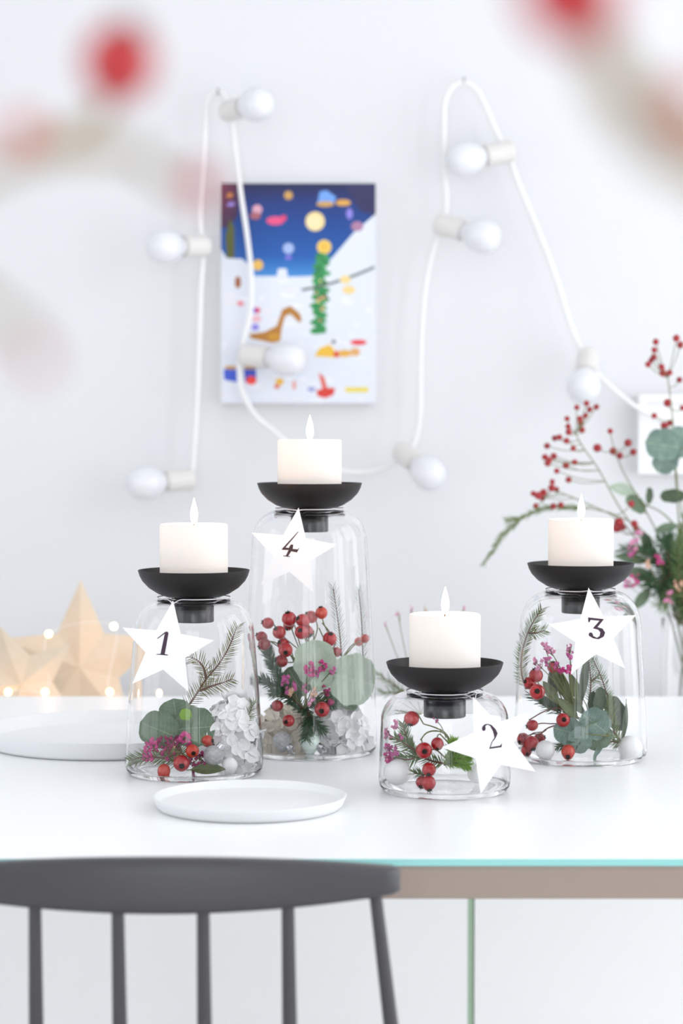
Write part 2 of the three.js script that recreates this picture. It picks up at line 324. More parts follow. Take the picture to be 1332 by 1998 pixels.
const JARS = {
  1: { px: 379, d: 2.265, H: 0.1815, rS: 0.0622, rB: 0.0712, drop: 0.038 },
  2: { px: 867, d: 2.155, H: 0.0979, rS: 0.0627, rB: 0.0648, drop: 0.028 },
  3: { px: 1131, d: 2.37, H: 0.1821, rS: 0.0652, rB: 0.0718, drop: 0.04 },
  4: { px: 604, d: 2.415, H: 0.2675, rS: 0.0632, rB: 0.0742, drop: 0.036 },
};
const SIZE = { 1: 'left', 2: 'shortest', 3: 'right', 4: 'tallest' };
const STAR = { // photograph position of the star, its turn, how far it leans, side turn, which tip the thread holds, position of the numeral
  1: { p: [324, 1266], rot: 82, lean: -0.1, yaw: 0.02, tip: 0, n: [317, 1256], R: 0.0487, ink: 'ink' },
  2: { p: [960, 1452], rot: 112, lean: -0.18, yaw: 0.1, tip: 0, n: [959, 1437], R: 0.0487, ink: 'ink' },
  3: { p: [1158, 1237], rot: 96, lean: -0.1, yaw: 0, tip: 0, n: [1163, 1226], R: 0.0487, ink: 'ink' },
  4: { p: [570, 1078], rot: 82, lean: -0.1, yaw: 0, tip: 0, n: [566, 1063], R: 0.0485, ink: 'inkBrown' },
};
for (const n of [1, 2, 3, 4]) {
  const j = JARS[n], p = at(j.px, 1500, j.d); p.y = TOP; j.pos = p;
  const jar = thing('glass_jar', `${SIZE[n]} clear glass jar holding greenery, tagged with star number ${n}`, 'jar', p, 'glass candle jars');
  mesh('glass_wall', jarGeo(j.H, j.rS, j.rB, j.drop), M.jarWall, jar); mesh('foot_rim', baseGeo(j.rB), M.glass, jar); mesh('jar_floor', floorGeo(j.rB), M.thinGlass, jar);
  const b = thing('candle_bowl', `black metal candle bowl with plug on the ${SIZE[n]} jar tagged ${n}`, 'candle holder', V(p.x, TOP + j.H, p.z), 'black candle bowls');
  mesh('bowl', bowlGeo, M.black, b); mesh('plug', plugGeo, M.blackPlug, b);
  const c = thing('candle', `lit white pillar candle standing on the ${SIZE[n]} jar, ${['', 'above the star left of all others', 'with the lowest flame', 'in front of the bouquet', 'with the highest flame'][n]}`, 'candle', V(p.x, TOP + j.H + 0.0057, p.z), 'lit white candles');
  c.scale.y = 0.985; mesh('wax', candleGeo, M.wax, c); mesh('wick', wickGeo, M.wick, c);
  const fl = mesh('flame', flameGeo, M.flame, c); fl.position.set(0.0004, 0.071, 0);
  const L = new THREE.PointLight(0xffbc84, 0.034, 0, 2); L.position.set(p.x, TOP + j.H + 0.088, p.z); L.shadow.radius = 0.2; L.castShadow = true; L.name = 'flame_glow'; scene.add(L);
  // star tag
  const S = STAR[n], d = j.d - (j.rS + 0.0065), c0 = at(S.p[0], S.p[1], d);
  const t = thing('star_tag', `white paper star tag with the number ${n} hanging on the ${SIZE[n]} jar`, 'tag', c0, 'numbered paper stars');
  t.rotation.set(S.lean, S.yaw, 0);
  mesh('paper_star', new THREE.ExtrudeGeometry(starShape(S.R, 0.43, S.rot), { depth: 0.0004, bevelEnabled: false }), M.paper, t);
  const [polys, sc, ctr] = GLYPH[n], k = sc * d / F, q = at(S.n[0], S.n[1], d).sub(c0);
  const shapes = polys.map((pl) => new THREE.Shape(pl.map(([x, y]) => new THREE.Vector2((x - ctr[0]) * k + q.x, -(y - ctr[1]) * k + q.y))));
  mesh('number', new THREE.ExtrudeGeometry(shapes, { depth: 0.0003, bevelEnabled: false }).translate(0, 0, 0.0004), M[S.ink], t).userData.label = `dark handwritten number ${n}`;
  t.updateMatrixWorld(true);
  const a = S.rot * Math.PI / 180, tip = V(S.R * 0.93 * Math.cos(a), S.R * 0.93 * Math.sin(a), 0.0008);
  const loop = [], y = p.y + j.H + 0.0006, th0 = Math.atan2(0.03, tip.clone().applyMatrix4(t.matrixWorld).x - p.x);
  for (let i = 0; i <= 20; i++) { const th = th0 + 0.25 + i / 20 * (2 * Math.PI - 0.5); loop.push(V(p.x + 0.0375 * Math.cos(th), y, p.z + 0.0375 * Math.sin(th))); }
  const local = [tip, ...loop.map((v) => t.worldToLocal(v)), tip.clone().add(V(0.0008, 0.0004, 0))];
  mesh('thread', tube(local, 0.00055, 120, 6), M.twine, t);
}
// ------------------------------------------------------------------ plant builders
function leafGeo(kind, w, h, cup = 0.2, bend = 0.1) { // base at origin, tip along +y, face +z
  const U = 8, T = 14, pos = [], uv = [], idx = [];
  for (let i = 0; i <= T; i++) for (let k = 0; k <= U; k++) {
    const v = i / T, u = -1 + 2 * k / U;
    const pr = kind === 'round' ? Math.sqrt(Math.max(0, 1 - (2 * v - 1) ** 2)) ** 0.85 * (1 + 0.05 * Math.sin(v * 17)) : Math.sin(Math.PI * Math.min(1, v * 0.97 + 0.015)) ** 0.85;
    const x = u * pr * w / 2;
    pos.push(x, v * h, cup * (u * u * pr * w / 2) - bend * h * v * v + 0.012 * w * Math.sin(u * 3 + v * 7));
    uv.push(0.5 + u * pr * 0.5, v);
  }
  for (let i = 0; i < T; i++) for (let k = 0; k < U; k++) { const a = i * (U + 1) + k, b = a + 1, c = a + U + 1, d = c + 1; idx.push(a, b, c, b, d, c); }
  const g = new THREE.BufferGeometry(); g.setAttribute('position', new THREE.Float32BufferAttribute(pos, 3)); g.setAttribute('uv', new THREE.Float32BufferAttribute(uv, 2)); g.setIndex(idx); g.computeVertexNormals();
  return g;
}
const needleGeo = (() => { const g = new THREE.CylinderGeometry(0.16, 0.34, 1, 4, 2).translate(0, 0.5, 0); const p = g.attributes.position; for (let i = 0; i < p.count; i++) { const y = p.getY(i); const f = y > 0.9 ? 0.35 : y > 0.4 ? 1.25 : 0.6; p.setXYZ(i, p.getX(i) * f, y, p.getZ(i) * f * 0.7); } return plain(g); })();
function needlesAlong(curve, o, r) {
  const out = [], n = Math.round(curve.getLength() / o.gap);
  for (let i = 0; i <= n; i++) {
    const t = (o.t0 ?? 0.04) + (1 - (o.t0 ?? 0.04)) * i / n, p = curve.getPointAt(t), T = curve.getTangentAt(t);
    const side = V(0, 0, 0).crossVectors(T, V(0, 0, 1)).normalize(), up = V(0, 0, 0).crossVectors(side, T);
    for (let k = 0; k < (o.per ?? 2); k++) {
      let a = o.flat ? (k % 2 ? 0 : Math.PI) + (r() - 0.5) * 1.3 : r() * Math.PI * 2;
      const rad = side.clone().multiplyScalar(Math.cos(a)).addScaledVector(up, Math.sin(a) * (o.flat ? 0.7 : 1));
      const dir = T.clone().multiplyScalar((o.fwd ?? 0.75) + 0.5 * t * t + (r() - 0.5) * 0.3).add(rad).normalize();
      const len = o.len * (0.75 + 0.4 * r()) * (t > 0.9 ? 0.8 : 1), wid = (o.wid ?? 0.0011) * 1.45;
      const m = basis(p, dir, V(r() - 0.5, r() - 0.5, 1)).scale(V(wid, len, wid));
      out.push(needleGeo.clone().applyMatrix4(m));
    }
  }
  return out;
}
// pts: lists of points, the first the main twig, the others side twigs
function fir(label, twigs, o) {
  const r = rng(o.seed ?? 1), base = twigs[0][0], t = thing('fir_sprig', label, 'fir sprig', base), stems = [], nd = [];
  for (const tw of twigs) {
    const pts = tw.map((v) => v.clone().sub(base)), c = new THREE.CatmullRomCurve3(pts, false, 'centripetal');
    stems.push(taper(pts, o.stem ?? 0.0013, 0.0005, 18, 6)); nd.push(...needlesAlong(c, o, r));
  }
  mesh('stem', stems, o.bark ?? M.stemBrown, t);
  stuff(mesh('needles', nd, o.mat ?? M.needles[0], t));
  return t;
}
// fruit: a slightly long ball with a dimple, calyx crown on top (+y)
const hipGeo = lathe([[0, -1.02], [0.25, -0.99], [0.55, -0.84], [0.82, -0.56], [0.97, -0.18], [0.99, 0.15], [0.9, 0.48], [0.7, 0.77], [0.45, 0.95], [0.25, 1.0], [0.12, 0.97], [0, 0.95]], 24);
const calyxGeo = (() => { const parts = [lathe([[0, 0.9], [0.3, 0.94], [0.34, 1.02], [0.24, 1.1], [0.12, 1.06], [0, 1.0]], 12)]; for (let i = 0; i < 5; i++) parts.push(new THREE.ConeGeometry(0.09, 0.34, 4).translate(0, 0.17, 0).rotateX(0.75).translate(0, 1.03, 0.2).rotateY(i * 1.257)); return mergeGeometries(parts.map(plain)); })();
const berryGeo = new THREE.SphereGeometry(1, 14, 10), berryTip = new THREE.ConeGeometry(0.3, 0.3, 6).translate(0, 1.05, 0);
function hipMesh(name, parent, pos, r, dir, mat) {
  const h = mesh(name, hipGeo, mat, parent); pose(h, pos, dir, V(0.3, 0.2, 1), r);
  mesh('calyx', calyxGeo, M.calyx, h);
  return h;
}
function blossomGeo(r, R) { // one small five petalled flower, radius R
  const out = [];
  for (let i = 0; i < 5; i++) out.push(leafGeoSmall.clone().scale(R, R, R).rotateX(-0.5 - r() * 0.6).rotateZ(i * 1.2566 + r() * 0.3));
  out.push(new THREE.SphereGeometry(R * 0.28, 5, 4));
  return out.map(plain);
}
const leafGeoSmall = (() => { const g = new THREE.PlaneGeometry(0.75, 1, 2, 2).translate(0, 0.5, 0), p = g.attributes.position; for (let i = 0; i < p.count; i++) { const y = p.getY(i), x = p.getX(i); p.setXYZ(i, x * (y < 0.1 ? 0.35 : y > 0.9 ? 0.55 : 1), y, 0.5 * x * x + 0.1 * y * y); } g.computeVertexNormals(); return g; })();
// clusters: [point, spread, number of flowers, colour index]; stems run to root
function waxflower(label, root, clusters, seed, R = 0.0026) {
  const r = rng(seed), t = thing('waxflower_sprig', label, 'flower sprig', root), stems = [];
  for (const [p, sp, n, col] of clusters) {
    const q = p.clone().sub(root);
    stems.push(tube([V(0, 0, 0), q.clone().multiplyScalar(0.55).add(V((r() - 0.5) * 0.006, 0.002, 0)), q], 0.0005, 10, 5));
    const parts = [];
    for (let i = 0; i < n; i++) {
      const off = V(r() - 0.5, r() - 0.5, r() - 0.5).multiplyScalar(2 * sp), dir = off.clone().normalize().add(V(0, 0.3, 0.5));
      const m = basis(q.clone().add(off), V(r() - 0.5, 1, 0.1), dir);
      for (const b of blossomGeo(r, R * (0.7 + 0.5 * r()))) parts.push(b.applyMatrix4(m));
      if (i % 2) stems.push(tube([q.clone().multiplyScalar(0.9), q.clone().add(off)], 0.0003, 3, 4));
    }
    stuff(mesh('blossoms', parts, col === 9 ? M.blush : M.pinks[col], t));
  }
  mesh('stem', stems, M.stemGreen, t);
  return t;
}
const petalGeos = [0.9, 1.05, 1.2].map((k) => { // a floret of four round overlapping petals
  const parts = []; for (let i = 0; i < 4; i++) parts.push(leafGeo('round', 1.05 * k, 1.0, 0.25, -0.25).rotateX(-0.28).rotateZ(i * Math.PI / 2 + 0.2 * k)); return mergeGeometries(parts.map(plain)); });
const buttonGeo = new THREE.SphereGeometry(0.14, 8, 6);
function hydrangea(label, centre, radii, n, size, mat, seed) {
  const r = rng(seed), t = thing('hydrangea_head', label, 'flower head', centre);
  mesh('flower_core', new THREE.IcosahedronGeometry(1, 2).scale(radii.x * 0.5, radii.y * 0.5, radii.z * 0.5), mat, t);
  for (let i = 0; i < n; i++) {
    const y = 1 - 2 * (i + 0.5) / n, a = i * 2.39996 + r() * 0.4, q = Math.sqrt(1 - y * y), dir = V(q * Math.cos(a), y, q * Math.sin(a));
    const f = mesh('floret', petalGeos[i % 3], mat, t);
    pose(f, dir.clone().multiply(radii).multiplyScalar(0.82 + 0.16 * r()), V(r() - 0.5, r(), r() - 0.5), dir.clone().add(V(0, 0, 0.25)), size * (0.85 + 0.3 * r()));
    mesh('button', buttonGeo, mat, f);
  }
  return t;
}
function bauble(label, pos, r, capDir, mat) {
  const t = thing('bauble', label, 'bauble', pos, undefined);
  mesh('ball', new THREE.SphereGeometry(r, 40, 28), mat, t);
  const cap = mesh('cap', lathe([[0, r * 1.42], [r * 0.36, r * 1.42], [r * 0.4, r * 1.36], [r * 0.4, r * 0.9], [r * 0.34, r * 0.9], [0, r * 0.9]].reverse(), 24), M.silverCap, t);
  pose(cap, V(0, 0, 0), capDir, V(0.2, 0.3, 1));
  const loop = mesh('hanging_loop', new THREE.TorusGeometry(r * 0.24, r * 0.035, 6, 18), M.silverCap, t); pose(loop, capDir.clone().normalize().multiplyScalar(r * 1.6), capDir, V(0.7, 0.2, 0.6));
  return t;
}
function pearlBall(label, pos, r, mat = M.pearl) { const b = mesh(numbered('white_ball'), new THREE.SphereGeometry(r, 40, 28), mat); b.position.copy(pos); return tag(b, label, 'ball'); }
// leaves: [point of the leaf's centre, tip direction, face direction, width, height, material, kind, base joins]
function leafSprig(name, label, category, root, leaves, stemPts, stemMat = M.stemGreen, sr = 0.001) {
  const t = thing(name, label, category, root), stems = stemPts.map((s) => taper(s.map((v) => v.clone().sub(root)), sr, sr * 0.5, 14, 6));
  for (const [p, dir, face, w, h, mat, kind = 'round', cup = 0.25, bend = 0.08] of leaves) {
    const D = dir.clone().normalize(), l = mesh('leaf', leafGeo(kind, w, h, cup, bend), mat, t);
    pose(l, p.clone().sub(root).addScaledVector(D, -h / 2), D, face);
    stems.push(tube([l.position.clone().addScaledVector(D, -0.004), l.position.clone().addScaledVector(D, h * 0.05)], sr * 0.5, 3, 5));
  }
  mesh('stem', stems, stemMat, t);
  return t;
}
const FX = V(0, 0.05, 1);
function looseHip(label, p, r, dir, mat) { const h = hipMesh(numbered('rose_hip'), scene, p, r, dir, mat); return tag(h, label, 'rose hip'); }
// berries: [point, radius, calyx direction, material]; each has a stalk to joint (or the root)
function hipBranch(label, root, hips, stems, stemMat = M.stemGreen, sr = 0.0008) {
  const t = thing('rose_hip_branch', label, 'rose hip branch', root);
  const st = stems.map((s) => taper(s.map((v) => v.clone().sub(root)), sr * 1.2, sr * 0.8, 20, 6));
  for (const [p, r, dir, mat, joint] of hips) {
    const q = p.clone().sub(root), D = dir.clone().normalize(); hipMesh('rose_hip', t, q, r, D, mat);
    if (joint) { const e = q.clone().addScaledVector(D, -r * 0.95), jn = joint.clone().sub(root); st.push(tube([e, e.clone().addScaledVector(D, -r * 0.6).lerp(jn, 0.25), jn], sr * 0.75, 12, 6)); }
  }
  mesh('stem', st, stemMat, t);
  return t;
}

// ------------------------------------------------------------------ what stands in jar 1
{
  const d = JARS[1].d, P = (x, y, f = 0) => at(x, y, d - f), s = d / F, H = M.hip;
  fir('sparse brown-green fir sprig rising behind the round leaves in the jar tagged 1', [
    [P(352, 1398, 0.0), P(378, 1362, 0.0), P(402, 1325, 0), P(425, 1298, 0), P(447, 1262, -0.006), P(462, 1222, -0.01)],
    [P(402, 1325, 0), P(398, 1305, 0.004), P(387, 1290, 0.006), P(372, 1282, 0.008)],
    [P(388, 1348, 0), P(415, 1338, 0.006), P(440, 1330, 0.01), P(452, 1325, 0.012)]], { len: 0.0125, gap: 0.0026, per: 2, flat: true, seed: 4, mat: M.needles[3], stem: 0.0015, fwd: 0.6 });
  fir('small green fir tip showing above the white flower head in the jar tagged 1', [[P(468, 1422, 0.01), P(480, 1404, 0.01), P(494, 1372, 0.005)]], { len: 0.011, gap: 0.0018, per: 2, seed: 5, mat: M.needles[2], stem: 0.001 });
  leafSprig('eucalyptus_sprig', 'round grey-green eucalyptus leaves fanned above the pink flowers in the jar tagged 1', 'leaf sprig', P(352, 1440, 0.012), [
    [P(310, 1424, 0.022), V(-0.8, 0.35, 0.1), V(-0.1, 0.25, 1), 0.038, 0.041, M.euca],
    [P(343, 1397, 0.012), V(-0.15, 1, 0), V(0, 0.1, 1), 0.036, 0.036, M.euca],
    [P(379, 1420, 0.016), V(0.9, 0.1, 0.1), V(0.15, 0.3, 1), 0.043, 0.044, M.euca],
    [P(362, 1394, 0.026), V(0.2, 1, 0.1), V(0.1, 0, 1), 0.0125, 0.0125, M.moss],
  ], [[P(352, 1440, 0.012), P(350, 1420, 0.014), P(344, 1405, 0.012)]]);
  waxflower('magenta flowers heaped under the round leaves in the jar tagged 1', P(350, 1478, 0.03), [
    [P(297, 1456, 0.037), 0.008, 24, 0], [P(322, 1454, 0.036), 0.009, 30, 3], [P(347, 1453, 0.035), 0.009, 30, 3], [P(361, 1442, 0.039), 0.0065, 20, 0], [P(288, 1475, 0.037), 0.006, 14, 0], [P(394, 1482, 0.035), 0.009, 24, 3], [P(378, 1493, 0.036), 0.007, 16, 3], [P(336, 1466, 0.038), 0.008, 18, 3], [P(345, 1468, 0.04), 0.006, 6, 9]], 31, 0.003);
  fir('green fir sprig lying in front at the left of the jar tagged 1', [[P(352, 1487, 0.037), P(320, 1480, 0.038), P(288, 1476, 0.036), P(254, 1484, 0.028)], [P(318, 1480, 0.038), P(345, 1470, 0.044), P(358, 1470, 0.044)]], { len: 0.0125, gap: 0.0016, per: 2, flat: true, seed: 6, mat: M.needles[2], stem: 0.0013 });
  looseHip('orange rose hip facing front beside the silver ball in the jar tagged 1', P(375, 1465, 0.046), 13 * s, V(0.25, -0.25, 1), H[2]);
  looseHip('rose hip half hidden above the silver ball in the jar tagged 1', P(404, 1446, 0.02), 12 * s, V(0.9, 0.1, 0.5), H[2]);
  looseHip('small brownish rose hip lowest at the front of the jar tagged 1', P(320, 1503, 0.048), 12.5 * s, V(0, -0.75, 0.7), H[2]);
  looseHip('large dark red rose hip among the magenta flowers in the jar tagged 1', P(354, 1489, 0.047), 16 * s, V(0.1, -0.2, 1), H[0]);
  leafSprig('olive_leaf', 'single pale olive leaf lying under the silver ball in the jar tagged 1', 'leaf', P(374, 1502, 0.046), [[P(405, 1500, 0.045), V(1, 0.07, 0), V(0, 0.8, 0.7), 0.0135, 0.035, M.olive, 'lance']], [[P(374, 1502, 0.046), P(382, 1501, 0.046), P(388, 1501, 0.045)]]);
  bauble('silver glitter ball at the front of the jar tagged 1', P(416, 1474, 0.038), 19.5 * s, V(0.6, 0.75, -0.2), M.glitter);
  hydrangea('white hydrangea head filling the right side of the jar tagged 1', P(456, 1428, -0.002), V(0.026, 0.04, 0.028), 40, 0.0135, M.petal, 41);
  pearlBall('white ball on the glass floor below the hydrangea in the jar tagged 1', P(448, 1493, 0.036), 15 * s);
}
// ------------------------------------------------------------------ jar 4
{
  const d = JARS[4].d, P = (x, y, f = 0) => at(x, y, d - f), s = d / F, H = M.hip;
  const root = P(598, 1375, 0.005), J = P(592, 1318, 0.008);
  hipBranch('upright spray of red rose hips above the round leaves in the jar tagged 4', root, [
    [P(523, 1216, 0.01), 11.5 * s, V(-1, 0.2, 0.2), H[0], P(552, 1268, 0.01)],
    [P(545, 1234, 0.024), 13 * s, V(-0.5, 0.6, 0.6), H[0], P(580, 1265, 0.016)],
    [P(564, 1208, 0.015), 14.5 * s, V(-0.2, 0.9, 0.4), H[0], P(582, 1262, 0.014)],
    [P(563, 1219, -0.006), 11 * s, V(-0.3, -0.6, 0.4), H[1], P(586, 1262, 0.0)],
    [P(591, 1211, 0.018), 13.5 * s, V(-0.8, 0.4, 0.6), H[0], P(596, 1275, 0.012)],
    [P(607, 1204, 0.004), 12.5 * s, V(-0.7, 0.5, 0.3), H[0], P(611, 1255, 0.008)],
    [P(627, 1196, 0.012), 12 * s, V(-0.15, 1, 0.3), H[2], P(640, 1235, 0.01)],
    [P(588, 1234, 0.026), 13.5 * s, V(-0.2, 0.4, 1), H[0], P(604, 1270, 0.014)],
    [P(598, 1232, 0.012), 13 * s, V(0.6, -0.5, 0.6), H[1], P(606, 1262, 0.01)],
    [P(553, 1257, 0.02), 12 * s, V(-0.5, 0.3, 0.5), H[0], P(574, 1290, 0.012)],
    [P(557, 1268, 0.034), 14 * s, V(0.05, -0.3, 1), H[0], P(578, 1300, 0.014)],
    [P(549, 1290, 0.018), 12.5 * s, V(-0.8, 0.2, 0.4), H[1], P(576, 1290, 0.01)],
    [P(511, 1243, 0.014), 11 * s, V(-0.8, 0.4, 0.1), H[1], P(552, 1268, 0.01)],
    [P(516, 1257, 0.022), 12 * s, V(-0.7, -0.4, 0.3), H[3], P(556, 1272, 0.01)],
    [P(643, 1247, 0.022), 14 * s, V(0.12, 0.75, 0.6), H[0], P(622, 1225, 0.01)],
    [P(656, 1272, -0.004), 10 * s, V(0.8, -0.4, 0.2), H[1], P(640, 1262, 0)],
    [P(700, 1252, -0.02), 9 * s, V(0.9, 0.3, 0), H[2], P(668, 1285, -0.01)],
    [P(712, 1246, -0.012), 9 * s, V(0.9, 0.3, 0), H[2], P(668, 1285, -0.01)],
  ], [[root, J, P(582, 1262, 0.014)], [J, P(574, 1285, 0.01), P(552, 1268, 0.01)], [J, P(600, 1290, 0.012), P(611, 1255, 0.008), P(612, 1230, 0.008)], [J, P(604, 1270, 0.014)], [J, P(625, 1270, 0.01), P(645, 1240, 0.01), P(628, 1215, 0.01)], [J, P(640, 1300, 0), P(668, 1285, -0.01)], [J, P(640, 1280, 0), P(655, 1255, 0.003)]], M.stemGreen, 0.0009);
  leafSprig('eucalyptus_sprig', 'two large round pale eucalyptus leaves with a small folded leaf in the jar tagged 4', 'leaf sprig', P(612, 1365, 0.012), [
    [P(615, 1293, 0.03), V(-0.12, 1, 0), V(0, 0.05, 1), 0.047, 0.05, M.eucaPale, 'round', 0.12],
    [P(688, 1326, 0.018), V(0.75, -0.2, 0), V(0.25, 0.1, 1), 0.057, 0.05, M.eucaPale, 'round', 0.12],
    [P(629, 1330, 0.04), V(-0.75, -0.5, 0.15), V(0.3, 0.5, 0.8), 0.019, 0.028, M.eucaPale, 'round', 0.6],
    [P(578, 1330, 0.012), V(-0.4, 0.7, 0), V(0.1, 0.2, 1), 0.034, 0.036, M.euca],
    [P(665, 1365, 0.01), V(0.9, -0.3, 0), V(0, 0.8, 0.6), 0.03, 0.04, M.euca],
  ], [[P(612, 1365, 0.012), P(618, 1345, 0.018), P(622, 1325, 0.024)], [P(612, 1365, 0.012), P(640, 1345, 0.014), P(660, 1335, 0.015)]]);
  const fo = { len: 0.0128, gap: 0.0009, per: 4, mat: M.needles[1], stem: 0.0015, wid: 0.0012 };
  fir('dense dark green fir sprig leaning left in the jar tagged 4', [[P(598, 1392, 0.02), P(572, 1362, 0.028), P(548, 1325, 0.026), P(530, 1292, 0.02), P(522, 1266, 0.016)], [P(560, 1345, 0.028), P(536, 1338, 0.02), P(512, 1325, 0.012)], [P(575, 1365, 0.028), P(555, 1356, 0.034), P(534, 1352, 0.032)]], { ...fo, seed: 7 });
  fir('dark fir tip hanging down over the two balls in the jar tagged 4', [[P(598, 1372, 0.022), P(602, 1398, 0.032), P(600, 1420, 0.04), P(598, 1440, 0.044)], [P(602, 1395, 0.032), P(618, 1412, 0.036), P(628, 1424, 0.036)], [P(598, 1372, 0.022), P(622, 1368, 0.024), P(648, 1372, 0.018)]], { ...fo, seed: 8 });
  fir('tall thin dark fir twig standing at the back right of the jar tagged 4', [[P(668, 1300, -0.03), P(664, 1250, -0.034), P(658, 1200, -0.036), P(650, 1148, -0.036)]], { len: 0.012, gap: 0.0036, per: 2, flat: true, seed: 9, mat: M.needles[1], stem: 0.0008, wid: 0.0008, fwd: 1.1 });
  fir('faint tall fir twig close to the right wall of the jar tagged 4', [[P(712, 1330, 0.0), P(708, 1270, -0.02), P(706, 1210, -0.026), P(700, 1150, -0.03)]], { len: 0.012, gap: 0.0036, per: 2, flat: true, seed: 10, mat: M.needles[0], stem: 0.0006, wid: 0.0007, fwd: 1.1 });
  waxflower('pink flowers in front of the round leaf in the jar tagged 4', P(594, 1382, 0.03), [
    [P(602, 1302, 0.045), 0.0055, 15, 0], [P(607, 1315, 0.045), 0.004, 8, 0], [P(630, 1299, 0.044), 0.0055, 14, 0], [P(647, 1308, 0.044), 0.004, 8, 1], [P(616, 1312, 0.044), 0.0045, 8, 1],
    [P(556, 1328, 0.044), 0.005, 10, 1], [P(568, 1340, 0.044), 0.006, 12, 1], [P(565, 1352, 0.046), 0.004, 6, 9], [P(592, 1342, 0.046), 0.004, 6, 1], [P(615, 1352, 0.048), 0.005, 9, 9], [P(608, 1368, 0.047), 0.004, 6, 2], [P(636, 1345, 0.04), 0.006, 10, 3], [P(645, 1362, 0.036), 0.006, 8, 3]], 32, 0.0031);
  looseHip('rose hip left of the dark fir sprig in the jar tagged 4', P(541, 1377, 0.035), 11.5 * s, V(-0.9, -0.1, 0.3), H[1]);
  looseHip('rose hip facing front above the glitter ball in the jar tagged 4', P(563, 1406, 0.042), 12 * s, V(-0.4, -0.1, 1), H[0]);
  looseHip('large crimson rose hip facing front under the flowers in the jar tagged 4', P(628, 1384, 0.042), 15 * s, V(-0.05, -0.1, 1), H[0]);
  looseHip('tiny dark rose hip between mint ball and white petals in the jar tagged 4', P(652, 1442, 0.02), 8 * s, V(0.3, 0.4, 1), H[3]);
  bauble('silver glitter ball lying at the front of the jar tagged 4', P(551, 1446, 0.036), 18.5 * s, V(0.75, -0.55, 0.45), M.glitter);
  bauble('smooth pale mint ball beside the glitter ball in the jar tagged 4', P(605, 1448, 0.036), 19.5 * s, V(0.85, -0.4, 0.35), M.mint);
  hydrangea('white hydrangea petals heaped at the lower right of the jar tagged 4', P(668, 1428, 0.006), V(0.027, 0.026, 0.03), 30, 0.0145, M.petal, 42);
  hydrangea('cream hydrangea petals at the lower left of the jar tagged 4', P(556, 1422, -0.012), V(0.03, 0.026, 0.026), 28, 0.0145, M.petalCream, 43);
}
// ------------------------------------------------------------------ jar 2
{
  const d = JARS[2].d, P = (x, y, f = 0) => at(x, y, d - f), s = d / F, H = M.hip;
  const root = P(868, 1478, 0.01), J = P(880, 1455, 0.014);
  hipBranch('arching spray of three red rose hips in the shortest jar tagged 2', root, [
    [P(803, 1401, 0.018), 15 * s, V(-0.2, -0.75, 0.6), H[0], P(826, 1412, 0.014)],
    [P(827, 1464, 0.036), 16 * s, V(0.05, 0.0, 1), H[0], P(822, 1440, 0.02)],
    [P(853, 1451, 0.03), 12.5 * s, V(0, -0.7, 0.7), H[1], P(858, 1432, 0.018)],
  ], [[root, J, P(868, 1430, 0.016), P(850, 1420, 0.015), P(826, 1412, 0.014)], [J, P(868, 1432, 0.016), P(850, 1426, 0.018), P(832, 1430, 0.02), P(820, 1444, 0.022)], [root, P(850, 1463, 0.02), P(838, 1462, 0.024)], [J, P(858, 1432, 0.018)]], M.stemGreen, 0.0008);
  looseHip('rose hip above the lowest pair in the shortest jar tagged 2', P(837, 1501, 0.042), 13.5 * s, V(-0.1, -0.6, 0.8), H[0]);
  looseHip('left hip of the lowest pair in the shortest jar tagged 2', P(823, 1526, 0.036), 12 * s, V(-0.2, -0.5, 0.6), H[1]);
  looseHip('right hip of the lowest pair in the shortest jar tagged 2', P(836, 1527, 0.044), 14 * s, V(0.1, -0.9, 0.5), H[0]);
  fir('grey-green fir sprig lying across the middle of the shortest jar tagged 2', [[P(868, 1490, 0.012), P(835, 1482, 0.02), P(805, 1462, 0.02), P(793, 1438, 0.02), P(786, 1412, 0.018)], [P(820, 1475, 0.02), P(795, 1482, 0.022), P(772, 1478, 0.02)], [P(808, 1462, 0.02), P(788, 1450, 0.024), P(772, 1440, 0.024)]], { len: 0.0105, gap: 0.0014, per: 2, flat: true, seed: 11, mat: M.needles[0], stem: 0.0011 });
  fir('small fir tuft under the hips in the shortest jar tagged 2', [[P(832, 1512, 0.03), P(818, 1510, 0.034), P(808, 1508, 0.036)]], { len: 0.009, gap: 0.0013, per: 3, seed: 12, mat: M.needles[0], stem: 0.0009 });
  fir('bushy bright green fir tip beside the star in the shortest jar tagged 2', [[P(866, 1492, 0.02), P(885, 1472, 0.026), P(905, 1462, 0.03)], [P(872, 1484, 0.024), P(890, 1480, 0.032), P(914, 1480, 0.03)], [P(866, 1492, 0.024), P(890, 1488, 0.032), P(912, 1494, 0.032)], [P(882, 1470, 0.026), P(880, 1456, 0.026), P(884, 1446, 0.026)]], { len: 0.0088, gap: 0.0006, per: 4, seed: 13, mat: M.moss, stem: 0.0011, wid: 0.0011 });
  waxflower('pale purple flowers at the left wall of the shortest jar tagged 2', P(820, 1480, 0.014), [
    [P(771, 1413, 0.022), 0.004, 8, 2], [P(757, 1432, 0.018), 0.005, 9, 2], [P(762, 1462, 0.022), 0.006, 12, 1], [P(768, 1478, 0.024), 0.005, 9, 1], [P(757, 1480, 0.022), 0.0035, 6, 0], [P(780, 1440, 0.022), 0.0045, 7, 1]], 33, 0.0028);
  waxflower('single pink flower under the black plug in the shortest jar tagged 2', P(870, 1440, 0.01), [[P(849, 1403, 0.014), 0.003, 5, 1]], 34, 0.0022);
  pearlBall('frosted white ball on the left floor of the shortest jar tagged 2', P(776, 1506, 0.02), 26 * s);
  pearlBall('white ball under the star in the shortest jar tagged 2', P(932, 1508, 0.004), 21 * s);
}
